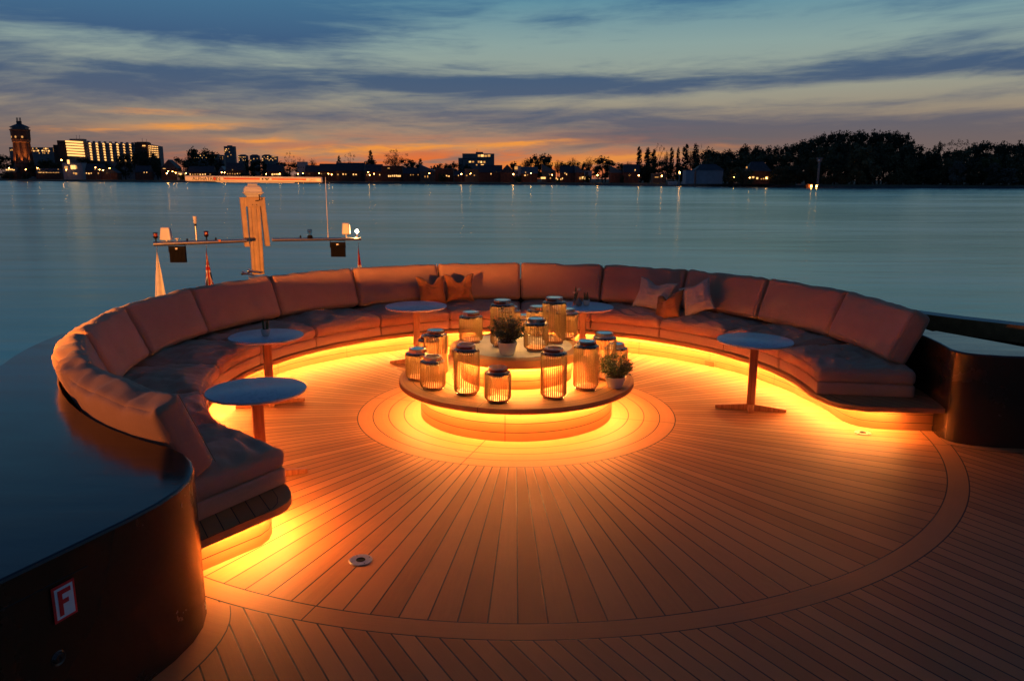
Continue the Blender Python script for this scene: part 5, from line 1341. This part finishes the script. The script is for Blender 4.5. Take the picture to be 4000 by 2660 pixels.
HS = [ # x0,x1,ytop,roof,wall,roofmat,label,windows
    (20, 60, 655, 'gable', M_BRICK, M_ROOF, 'low lit house at the foot of the water tower', rw(22, 58, 664, 5, 1, 6, 5, M_WINH, .8)),
    (137, 235, 658, 'gable', M_BRICK, M_ROOF, 'long low lit building right of the water tower', rw(140, 232, 675, 14, 2, 4, 4, None, .9) + rw(140, 232, 663, 10, 3, 3, 4, None, .5)),
    (330, 400, 640, 'gable', M_BRICK2, M_ROOF, 'dark house with attic lights below the apartment slab', rw(333, 398, 678, 7, 4, 5, 5) + rw(333, 398, 662, 6, 5, 4, 3, None, .4)),
    (400, 455, 655, 'front', M_BRICK, M_ROOF, 'small gabled house under dark trees on the left bank', rw(403, 452, 676, 5, 6)),
    (525, 580, 648, 'gable', M_BRICK, M_ROOF, 'dark house left of the tall feathery tree', rw(528, 578, 674, 5, 7, 6, 3, None, .3)),
    (625, 690, 624, 'front', M_BRICK, M_ROOF, 'gabled house with a yellow porch light left of the radar bar', rw(628, 690, 655, 4, 8, 5, 6, None, .4) + [(641, 657, 10, 6, M_WINH)]),
    (690, 730, 672, 'flat', M_PALEW, M_ZINC, 'flat-roofed pavilion with big orange windows above the radar bar', [(705, 684, 14, 12, M_WINH), (722, 684, 9, 12, M_WIN)]),
    (733, 830, 650, 'gable', M_BRICK, M_ROOF, 'long house with ground-floor lights behind the radar bar lettering', rw(738, 826, 682, 9, 9, 5, 5, None, .7)),
    (850, 880, 650, 'front', M_BRICK2, M_ZINC, 'pointed gable house left of centre radar bar', rw(852, 878, 668, 3, 10)),
    (880, 945, 636, 'gable', M_BRICK, M_ROOF, 'steep dark roof house behind the radar bar', rw(884, 942, 680, 6, 11) + rw(884, 942, 665, 6, 12, 4, 3, None, .4)),
    (1040, 1100, 642, 'gable', M_BRICK, M_ROOF, 'dark slate roofed house right of the round bush-like tree', rw(1060, 1098, 682, 5, 13, 7, 6, M_WINH, .8)),
    (1160, 1192, 634, 'flat', M_PALEW, M_ZINC, 'pale gable-end house among dark roofs at mid left', rw(1162, 1190, 655, 3, 14, 5, 3, M_WIND, 1)),
    (1190, 1245, 646, 'gable', M_BRICK, M_ROOF, 'dark house with a pale ridge at the end of the radar bar', rw(1193, 1240, 682, 5, 15, 6, 5, None, .7)),
    (1245, 1310, 640, 'gable', M_BRICK, M_ROOF, 'terrace house above the whip antenna', rw(1250, 1308, 680, 5, 16, 5, 3, None, .5)),
    (1310, 1420, 636, 'gable', M_BRICK, M_ROOF, 'long dark terrace left of the pointed tree', rw(1315, 1416, 682, 10, 17, 6, 5, None, .55)),
    (1425, 1490, 642, 'gable', M_BRICK2, M_ROOF, 'dark roofed house under the pointed tree', rw(1428, 1488, 684, 6, 18, 5, 3, None, .5)),
    (1490, 1570, 650, 'flat', M_BRICK, M_ROOF, 'low block with an orange terrace by the wide round tree', rw(1515, 1566, 688, 7, 19, 8, 5, M_WINH, .7) + [(1518, 658, 8, 3, M_WIN)]),
    (1575, 1640, 655, 'gable', M_BRICK, M_ROOF, 'dark house right of the wide round tree', rw(1580, 1638, 684, 6, 20, 4, 3, None, .4)),
    (1640, 1700, 643, 'mono', M_WOODW, M_ZINC, 'modern house with a light metal roof at mid bank', rw(1645, 1696, 660, 4, 21, 8, 6, M_WIND, .8) + rw(1645, 1696, 690, 5, 22, 8, 5, None, .6)),
    (1700, 1770, 660, 'flat', M_BRICK, M_ZINC, 'low house with five lit ground-floor windows', rw(1702, 1768, 689, 7, 23, 8, 5, M_WINH, .75)),
    (1775, 1815, 668, 'gable', M_BRICK, M_ROOF, 'little dark house below the terraced office block', rw(1778, 1812, 686, 4, 24)),
    (1815, 1870, 662, 'flat', M_WOODW, M_ZINC, 'low house with a pale fascia near the river path', rw(1818, 1868, 686, 5, 25, 5, 5, None, .6)),
    (1870, 1960, 645, 'gable', M_BRICK, M_ROOF, 'white-windowed brick house, left half of the double gable', rw(1905, 1958, 673, 4, 26, 8, 7, M_WIND, 1) + [(1918, 680, 3, 5, M_WINH)]),
    (1955, 2008, 643, 'front', M_BRICK2, M_ROOF, 'brick house with one steep gable and white attic window', [(1988, 656, 10, 7, M_WIND), (1985, 673, 12, 7, M_WIND), (1996, 674, 6, 7, M_WIND)]),
    (2010, 2036, 650, 'flat', M_PALEW, M_ZINC, 'narrow white house with an orange top window', [(2016, 657, 12, 11, M_WIN), (2018, 676, 10, 12, M_WIND), (2024, 695, 20, 9, M_WIND)]),
    (2036, 2100, 652, 'gable', M_BRICK2, M_SOLAR, 'house with a shining sloped glass roof', [(2053, 675, 3, 6, M_WIN), (2051, 686, 6, 4, M_WINH), (2061, 684, 2, 4, M_WIN)]),
    (2118, 2172, 641, 'mono', M_WOODW, M_SOLAR, 'tall timber house with a steep pale roof sloping right', [(2122, 696, 18, 7, M_WINH)]),
    (2138, 2160, 668, 'front', M_BRICK, M_SOLAR, 'small lean-to house with a pale slanted roof in front of the timber one', [(2150, 697, 4, 5, M_WIN)]),
    (2190, 2250, 648, 'gable', M_BRICK2, M_ROOF, 'red brick house with two small yellow windows', [(2207, 677, 3, 4, M_WINH), (2213, 682, 3, 5, M_WINH), (2173, 698, 3, 6, M_WINH), (2178, 701, 3, 5, M_WINH), (2191, 701, 3, 5, M_WINH), (2197, 698, 3, 6, M_WINH)]),
    (2250, 2285, 647, 'mono', M_BRICK2, M_ZINC, 'red brick house with a white dormer window', [(2260, 659, 8, 8, M_WIND), (2266, 675, 6, 7, M_WIND)]),
    (2285, 2312, 668, 'flat', M_PALEW, M_ZINC, 'house with a glowing orange ground-floor glass front', [(2284, 696, 22, 10, M_WINH), (2298, 696, 8, 10, M_WINH), (2266, 697, 6, 9, M_WIN), (2292, 678, 12, 12, M_WIND)]),
    (2385, 2440, 648, 'mono', M_BRICK2, M_SOLAR, 'brick house with a pale glass roof right of the big tree', [(2436, 664, 2, 4, M_WINH)]),
    (2440, 2500, 642, 'gable', M_BRICK2, M_ROOF, 'red brick house left of the poplar row', [(2481, 665, 2.5, 5, M_WINH), (2460, 685, 8, 6, M_WIND)]),
    (2552, 2600, 680, 'flat', M_WOODW, M_ZINC, 'low house with a lit veranda below the poplars', [(2565, 693, 14, 3, M_WIN), (2582, 692, 6, 3, M_WIN)])]
for x0, x1, yt, rf_, wl, rm, lab, wn_ in HS:
    building(x0, x1, yt, shoreD((x0 + x1) / 2) + 34, lab, wall=wl, roof=rf_, rmat=rm, wins=wn_)
building(2680, 2714, 667, 478, 'small pale flat-roofed annex left of the white pavilion', wall=M_PALEW, roof='flat', rmat=M_ZINC, name='pavilion_annex')
building(2722, 2826, 641, 480, 'white columned pavilion with a dark hipped roof at the edge of the wood', wall=M_PALEW, roof='hip', rmat=M_ROOF, rh=3.6, name='white_pavilion', wins=[(2722 + i * 13 + 8, 676, 8, 22, M_PALEW) for i in range(8)])
building(2924, 3012, 632, 470, 'big roofed villa with lit ground floor inside the wood', wall=M_BRICK, roof='hip', rmat=M_ROOF, rh=5.6, name='riverside_villa', wins=[(2930, 695, 7, 7, M_WINH), (2942, 694, 8, 7, M_WINH), (2958, 697, 7, 7, M_WINH), (2974, 700, 4, 4, M_WIN), (2983, 699, 5, 5, M_WIN), (2995, 696, 9, 10, M_WINH), (2917, 655, 5, 7, M_WIN)])
# three-storey restaurant block beneath the slab
bx = building(243, 320, 637, 830, 'white balconied restaurant building with three lit floors below the apartment slab', wall=M_PALEW, roof='flat', rmat=M_ZINC, name='restaurant_building', cat='building', group='larger buildings on the far bank',
    wins=[(267, 633, 9, 15, M_WINH), (258, 655, 12, 10, M_WIN), (282, 654, 12, 15, M_WINH), (292, 654, 6, 15, M_WINH), (298, 654, 5, 12, M_WIN), (288, 677, 5, 7, M_WIN), (297, 679, 8, 8, M_WIN), (258, 667, 3, 10, M_WIN)])
# long low block behind the tower
building(35, 225, 577, 1040, 'long low apartment block with scattered lit rooms behind the water tower', wall=M_CONC, roof='flat', rmat=M_ZINC, name='long_block', cat='building', group='larger buildings on the far bank',
    wins=rw(38, 62, 587, 4, 40, 6, 5, None, .7) + rw(110, 190, 581, 11, 41, 6, 5, None, .5) + rw(120, 195, 590, 9, 42, 6, 6, None, .7) + rw(150, 192, 599, 6, 43, 5, 5, None, .7) + [(213, 586, 9, 14, M_WIN)])
# slim tower block
tw = building(874, 915, 573, 1500, 'slim dark tower block rising over the left trees', wall=M_CONC, roof='flat', rmat=M_ZINC, name='tower_block', cat='building', group='larger buildings on the far bank',
    wins=[(884, 583, 3, 3, M_WINH), (880, 590, 3, 3, M_WINH), (886, 588, 3, 3, M_WIN), (893, 582, 3, 3, M_WIN), (877, 596, 3, 3, M_WIN), (896, 595, 3, 3, M_WIN), (902, 606, 3, 3, M_WIN), (890, 612, 3, 3, M_WIN), (880, 585, 3, 3, M_WIN)])
MB().box((0, 0, at(0, 570, 1500).z - GZ), (4, 3, 2)).build('lift_housing', M_ZINC, tw)
# hill flats with rounded roofs
for i, (x0, x1, yt) in enumerate(((845, 872, 607), (930, 962, 604), (975, 1008, 604), (1022, 1056, 604), (1056, 1080, 612))):
    o_ = building(x0, x1, yt, 1300, ['low flat', 'leftmost domed', 'middle domed', 'rightmost domed', 'flat-topped end'][i] + ' apartment villa on the skyline hill', wall=M_CONC, roof='hip' if i in (1, 2, 3) else 'flat', rmat=M_ROOF, rh=2.5, name='hill_apartment', cat='building', group='apartment villas on the skyline',
        wins=rw(x0, x1, 614, 5, 50 + i, 3, 3, None, .6) + rw(x0, x1, 621, 5, 60 + i, 3, 3, None, .6) + rw(x0, x1, 627, 4, 70 + i, 3, 3, M_WINH, .4))
building(745, 850, 603, 1250, 'row of lit hillside flats under the wide dark tree', wall=M_CONC, roof='flat', rmat=M_ZINC, name='hill_apartment', cat='building', group='apartment villas on the skyline', wins=rw(748, 840, 609, 12, 80, 3, 3, M_WINH, .7) + rw(748, 840, 617, 12, 81, 3, 3, None, .7))
# terraced office block at the centre
ob = building(1806, 1930, 602, 760, 'stepped office block with lit top floors in the centre of the far bank', wall=M_CONC, roof='flat', rmat=M_ZINC, name='office_block', cat='building', group='larger buildings on the far bank',
    wins=[(1872, 609, 10, 8, M_WIN), (1884, 609, 10, 8, M_WINH), (1897, 610, 10, 7, M_WIN), (1910, 609, 10, 8, M_WIN), (1836, 633, 8, 5, M_WINH), (1848, 633, 7, 5, M_WIN), (1870, 633, 7, 7, M_WIN), (1880, 634, 6, 7, M_WINH), (1892, 634, 7, 7, M_WIN), (1862, 645, 5, 4, M_WIN), (1884, 645, 10, 4, M_WINH)] + [(1812 + 9 * i, 621, 7, 4, M_WIND) for i in range(12)])
k_ = 760 / FPX; oz = lambda y: at(0, y, 760).z - GZ; oxx = lambda x: (x - (1806 + 1930) / 2) * k_
MB().box((oxx(1872), 0, oz(596)), (13.5 * k_, 3, 7 * k_)).build('lift_housing', M_CONC, ob)
MB().box((oxx(1799), 0, oz(612) / 2), (7 * k_, 4, oz(612) / 2)).build('side_wing', M_CONC, ob)
for x_ in (1826, 1850, 1863): MB().tube([(oxx(x_), 0, oz(602)), (oxx(x_), 0, oz(595 if x_ < 1860 else 575))], .12, 4).build('antenna', M_ZINC, ob)
# the lit apartment slab
AD = 1000; ak = AD / FPX
ab = empty('apartment_slab', (at(400, 600, AD).x, AD, GZ)); tag(ab, 'huge long apartment slab with rows of bright gallery lights, left bank', 'apartment building', 'larger buildings on the far bank')
ax_ = lambda x: (x - 400) * ak; az_ = lambda y: at(400, y, AD).z - GZ
def ablock(x0, x1, yt0, yt1, y0, name, mat, d=12):
    MB().hexa([(ax_(x0), y0, 0), (ax_(x1), y0, 0), (ax_(x1), y0 + d, 0), (ax_(x0), y0 + d, 0), (ax_(x0), y0, az_(yt0)), (ax_(x1), y0, az_(yt1)), (ax_(x1), y0 + d, az_(yt1)), (ax_(x0), y0 + d, az_(yt0))]).build(name, mat, ab)
ablock(222, 268, 549, 549, 6, 'wall', M_BRICK); ablock(267, 335, 552, 556, 0, 'wall', M_CONC); ablock(334, 528, 557, 563, 2, 'wall', M_CONC)
ablock(527, 573, 556, 557, -1, 'wall', M_BRICK); ablock(572, 612, 563, 571, 3, 'wall', M_CONC); ablock(200, 223, 566, 566, 9, 'wall', M_BRICK)
ablock(274, 326, 543, 543, 4, 'penthouse', M_ZINC, 8); ablock(531, 570, 554, 554, 2, 'penthouse', M_ZINC, 8)
for x_, y_ in ((298, 528), (310, 528), (548, 540), (564, 543)): MB().tube([(ax_(x_), 6, az_(556)), (ax_(x_), 6, az_(y_))], .2, 4).build('antenna', M_ZINC, ab)
for i in range(9): MB().box((ax_(345 + i * 21), 4, az_(556 + i * .7)), (1.2, 1.2, 1.6)).build('chimney', M_ZINC, ab)
for x0, x1, ys in ((268, 334, range(561, 615, 10)), (335, 527, range(567, 630, 10)), (573, 611, range(578, 622, 8))):
    b_ = MB()
    for y_ in ys: b_.box((ax_((x0 + x1) / 2), -.6 if x0 < 300 else (1.4 if x0 < 500 else 2.4), az_(y_)), ((x1 - x0) / 2 * ak, .6, .45))
    b_.build('balcony_fronts', M_PALEW, ab)
lm = bpy.data.meshes.new('gallery_lamp'); lb = MB().box((0, 0, 0), (1, .3, 1)); lm.from_pydata(lb.v, [], lb.f); lm.materials.append(M_GAL)
spots = []
for r in range(6):
    for c in range(11): spots.append((270 + c * 5.9 + r * .5, 553.8 + r * 10.6 + c * .35, -1.4, 1.1))
for x_ in (354, 380, 406, 432, 458, 482, 506):
    for r in range(7): spots.append((x_ + r * .3, 561.5 + r * 10.4 + (x_ - 354) * .025, .9, 1.0)); spots.append((x_ + 4, 564 + r * 10.4 + (x_ - 354) * .025, .9, .7))
for r in range(6):
    for c in range(6): spots.append((577 + c * 6.2, 570.5 + r * 8.2 + c * .6, 1.8, .8))
for x_ in (560, 566): spots.append((x_, 570, -2, 1.0))
spots.sort(key=lambda s_: -s_[3])
for x_, y_, yy, sz in spots[:100]:
    o_ = bpy.data.objects.new('gallery_lamp', lm); COL.objects.link(o_); o_.parent = ab; o_.location = (ax_(x_), yy, az_(y_)); o_.scale = (sz, 1, sz * .9)
b_ = MB()
for x_, y_, yy, sz in spots[100:]: b_.box((ax_(x_), yy, az_(y_)), (sz * .7, .3, sz * .65))
tag(b_.build('gallery_lamps', M_GAL, ab), kind='stuff')
b_ = MB()
for i in range(8): b_.box((ax_(338 + i * 25), 1.3, az_(595)), (.5, .5, az_(560) - az_(595)))
b_.build('pilasters', M_CONC, ab)
# water tower
TD = 930; tk = TD / FPX; tx = at(89, 600, TD)
wt = empty('water_tower', (tx.x, TD, GZ)); tag(wt, 'floodlit brick water tower with a pointed roof at the far left', 'water tower')
tz = lambda y: at(89, y, TD).z - GZ
def oct_(prof, name, mat, n=8, c=(0, 0, 0)): return MB().lathe([(r * tk, tz(y)) for r, y in prof], n, c, a0=PI / 8, a1=2 * PI + PI / 8).build(name, mat, wt)
oct_([(36, 690), (36, 650), (32, 638)], 'base_drum', M_BRICK)
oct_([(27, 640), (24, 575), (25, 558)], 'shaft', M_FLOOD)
for i in range(8):
    a = i * PI / 4 + PI / 8; b_ = MB(); pts = []
    for z, r, w in ((tz(640), 30, 3.2), (tz(558), 25, 2.4)):
        c, s_ = math.cos(a), math.sin(a)
        for dr, dw in ((-2, -w), (3.5, -w), (3.5, w), (-2, w)): pts.append(((r + dr) * tk * c - dw * tk * s_, (r + dr) * tk * s_ + dw * tk * c, z))
    b_.hexa(pts); b_.build('buttress', M_BRICK2, wt)
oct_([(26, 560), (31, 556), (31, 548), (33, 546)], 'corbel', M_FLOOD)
oct_([(32, 548), (33, 512), (35, 510), (35, 507)], 'tank_wall', M_BRICK)
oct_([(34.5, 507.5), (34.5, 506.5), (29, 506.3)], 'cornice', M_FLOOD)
oct_([(30, 507), (30, 498)], 'glazed_gallery', M_SOLAR)
oct_([(36, 498.5), (22, 491), (9, 485), (8, 485)], 'roof', M_ROOF)
oct_([(9, 486), (9, 474), (0, 474)], 'roof_lantern', M_ROOF)
for dx in (-7.5, -3.5, 3.5, 7.5): MB().box((dx * tk, 0, tz(468)), (.9 * tk, .9 * tk, 7 * tk)).build('spike', M_ROOF, wt)
for a in (-130, -90, -50):
    c, s_ = math.cos(rad(a)), math.sin(rad(a)); b_ = MB(); o = Vector((c * 31.8 * tk, s_ * 31.8 * tk, tz(537)))
    b_.add([o + Vector((-s_ * math.cos(t_) * 3.6 * tk, c * math.cos(t_) * 3.6 * tk, math.sin(t_) * 4 * tk)) for t_ in [q * PI / 6 for q in range(12)]], [tuple(range(12))]); b_.build('round_window', M_WIN, wt)
for a in (-150, -112, -68, -30):
    c, s_ = math.cos(rad(a)), math.sin(rad(a))
    ls = bpy.data.lights.new('tower_floodlight', 'SPOT'); ls.energy = 9000; ls.color = (1, .42, .10); ls.spot_size = rad(60); ls.spot_blend = .8; ls.shadow_soft_size = .3
    lo = bpy.data.objects.new('tower_floodlight', ls); COL.objects.link(lo); lo.parent = wt; lo.location = (c * 44 * tk, s_ * 44 * tk, tz(641))
    d = Vector((-c * 16 * tk, -s_ * 16 * tk, tz(590) - tz(641))); lo.rotation_euler = d.to_track_quat('-Z', 'Y').to_euler()
# radar pole, signs, jetty
rp = empty('radar_pole', (at(3196, 690, 440).x, 440, GZ)); tag(rp, 'tall grey concrete pole with a small platform in front of the wood', 'radar tower')
pz = lambda y: at(3196, y, 440).z - GZ; pk = 440 / FPX
MB().lathe([(4.2 * pk, 0), (4.4 * pk, pz(635))], 10).build('pole', M_CONC, rp, smooth=40)
MB().lathe([(4 * pk, pz(636)), (9 * pk, pz(630)), (9 * pk, pz(624)), (13 * pk, pz(621)), (13.5 * pk, pz(617)), (0, pz(617))], 12).build('platform', M_CONC, rp)
MB().box((-5 * pk, -8 * pk, pz(627)), (3 * pk, .3, 3 * pk)).build('instrument_box', M_WHITEP, rp)
def board(x0, x1, y0, y1, D, txt, lab):
    a, b2 = at(x0, y1, D), at(x1, y0, D); root = empty('river_sign', ((a.x + b2.x) / 2, D, a.z)); tag(root, lab, 'sign')
    w, h = (b2.x - a.x) / 2, b2.z - a.z
    MB().box((0, 0, h / 2), (w, .08, h / 2)).build('sign_board', M_WHITEP, root)
    for s_ in (-1, 1): MB().box((s_ * w * .8, .2, -1.0), (.08, .08, 1.4)).build('sign_post', M_ZINC, root)
    if txt: text_mesh(txt, w * 1.7, h * .55, M_LET if txt[0] == 'R' else M_REDP, 'lettering', root, Vector((root.location.x - w * .85, D - .1, a.z + h * .2)), Vector((1, 0, 0)), Vector((0, 0, 1)), .01)
board(2609, 2645, 710, 722, 503, 'Rode Haas', 'wide white name board on the far bank left of the beacon pole')
board(2661, 2683, 710, 719, 503, 'Noord', 'small white board with red lettering right of the beacon pole')
board(2864, 2896, 709, 717, 470, '', 'blank white board on the bank below the villa')
bp = empty('beacon_pole', (at(2652, 722, 502).x, 502, -2.4)); tag(bp, 'pale river beacon pole with a lamp between two white boards', 'beacon')
bz = lambda y: at(2652, y, 502).z + 2.4; bk = 502 / FPX
MB().lathe([(1.6 * bk, 0), (1.6 * bk, bz(686)), (6 * bk, bz(685)), (6 * bk, bz(681)), (1.2 * bk, bz(680)), (1.0 * bk, bz(667)), (0, bz(667))], 10).build('pole', M_PALEW, bp)
MB().lathe([(0, 0), (.35, .2), (.35, .8), (0, 1)], 8, (0, -.6, bz(678))).build('lamp', M_LAMP, bp)
jt = empty('landing_stage', (at(3150, 712, 428).x, 428, -1.6)); tag(jt, 'low landing stage with two orange lamps at the right bank', 'jetty')
jk = 428 / FPX
MB().box((-18 * jk, 0, at(0, 712, 428).z + 1.6), (20 * jk, 1.2, .25)).build('gangway', M_CONC, jt); MB().box((7 * jk, 0, at(0, 718, 428).z + 1.6), (12 * jk, 1.5, 7 * jk)).build('hut', M_BRICK2, jt)
for x_ in (3165, 3185):
    MB().lathe([(0, 0), (.30, .2), (.30, .9), (0, 1.1)], 8, ((x_ - 3150) * jk, -1.9, at(0, 720, 428).z + 1.6 - .3)).build('lamp', M_LAMP, jt)
    MB().tube([((x_ - 3150) * jk, -1.9, -.8), ((x_ - 3150) * jk, -1.9, at(0, 720, 428).z + 1.3)], .08, 5).build('lamp_post', M_ZINC, jt)
# street lamps
LP = [(35, 657), (100, 663), (146, 657), (240, 626), (259, 664), (373, 655), (389, 664), (403, 666), (428, 658), (652, 678), (657, 670), (674, 671), (686, 676), (727, 678), (866, 674), (877, 675), (1040, 680), (1092, 680),
      (1164, 680), (1183, 679), (1247, 678), (1283, 680), (1296, 683), (1444, 685), (1438, 673), (1461, 680), (1677, 678), (1802, 681), (1838, 679), (2005, 681), (2074, 678), (2157, 684), (2334, 685), (2495, 686), (2585, 688), (2868, 693), (2928, 695), (2994, 697)]
hm = MB(); hm.lathe([(0, -.30), (.26, -.16), (.30, 0), (.26, .16), (0, .30)], 8); HM = bpy.data.meshes.new('lamp_head'); HM.from_pydata(hm.v, [], hm.f); HM.materials.append(M_LAMP)
pm = MB(); pm.tube([(0, 0, -1), (0, 0, 0)], .09, 5); PM = bpy.data.meshes.new('lamp_post'); PM.from_pydata(pm.v, [], pm.f); PM.materials.append(M_ZINC)
for x_, y_ in LP:
    D = shoreD(x_) + 16 if x_ < 2800 else 462
    p_ = at(x_, y_, D); r = empty('street_lamp', (p_.x, D, GZ)); tag(r, 'street lamp glowing orange on the far riverside', 'street lamp', 'street lamps along the far bank')
    a = bpy.data.objects.new('lamp_head', HM); COL.objects.link(a); a.parent = r; a.location = (0, 0, p_.z - GZ); s_ = D / 620 * (1.45 if (x_, y_) in ((240, 626), (652, 678), (2005, 681), (2334, 685), (2585, 688), (2495, 686), (1802, 681)) else 1.0); a.scale = (s_, s_, s_)
    b2 = bpy.data.objects.new('lamp_post', PM); COL.objects.link(b2); b2.parent = r; b2.location = (0, 0, p_.z - GZ); b2.scale = (1, 1, p_.z - GZ)

# ---- labels of the repeats on the far bank: say between which landmarks each one stands
LM = [(-400, 'the left edge'), (52, 'the water tower'), (250, 'the apartment slab'), (527, 'the tower block'), (853, 'the pointed tree'), (1098, 'the office block'), (1265, 'the timber house'),
      (1388, 'the big tree'), (1470, 'the lone poplar'), (1635, 'the white pavilion'), (1750, 'the villa'), (1884, 'the radar pole'), (2120, 'the wood dip'), (2600, 'the right edge')]
ORD = 'first second third fourth fifth sixth seventh eighth ninth tenth eleventh twelfth thirteenth fourteenth fifteenth sixteenth seventeenth eighteenth'.split()
SHORT = {'leafy tree in the front rank of the right bank wood': 'front-rank tree', 'dark treetop on the skyline of the wooded right bank': 'skyline treetop', 'brown-green tree halfway down the wooded right bank': 'middle-rank tree',
         'low dark bush by the far waterside': 'low dark bush', 'street lamp glowing orange on the far riverside': 'orange street lamp', LABS['round']: 'dark rounded tree', LABS['bare']: 'bare twiggy tree', LABS['airy']: 'open-crowned tree', LABS['cone']: 'pointed conifer', LABS['poplar']: 'slim poplar'}
byl = {}
for o in COL.objects:
    if o.parent is None and o.get('label') in SHORT: byl.setdefault(o['label'], []).append(o)
for lab, os_ in byl.items():
    def px(o): return (o.location.x / o.location.y * FPX / 1.02 + 2000) / 1.6964
    os_.sort(key=px); cnt = {}
    for o in os_:
        i = max(k for k, (x, _) in enumerate(LM) if x <= max(px(o), -399)); i = min(i, len(LM) - 2); cnt[i] = cnt.get(i, 0) + 1
        o['label'] = '%s, %s from left between %s and %s' % (SHORT[lab], ORD[min(cnt[i] - 1, 17)], LM[i][1], LM[i + 1][1])
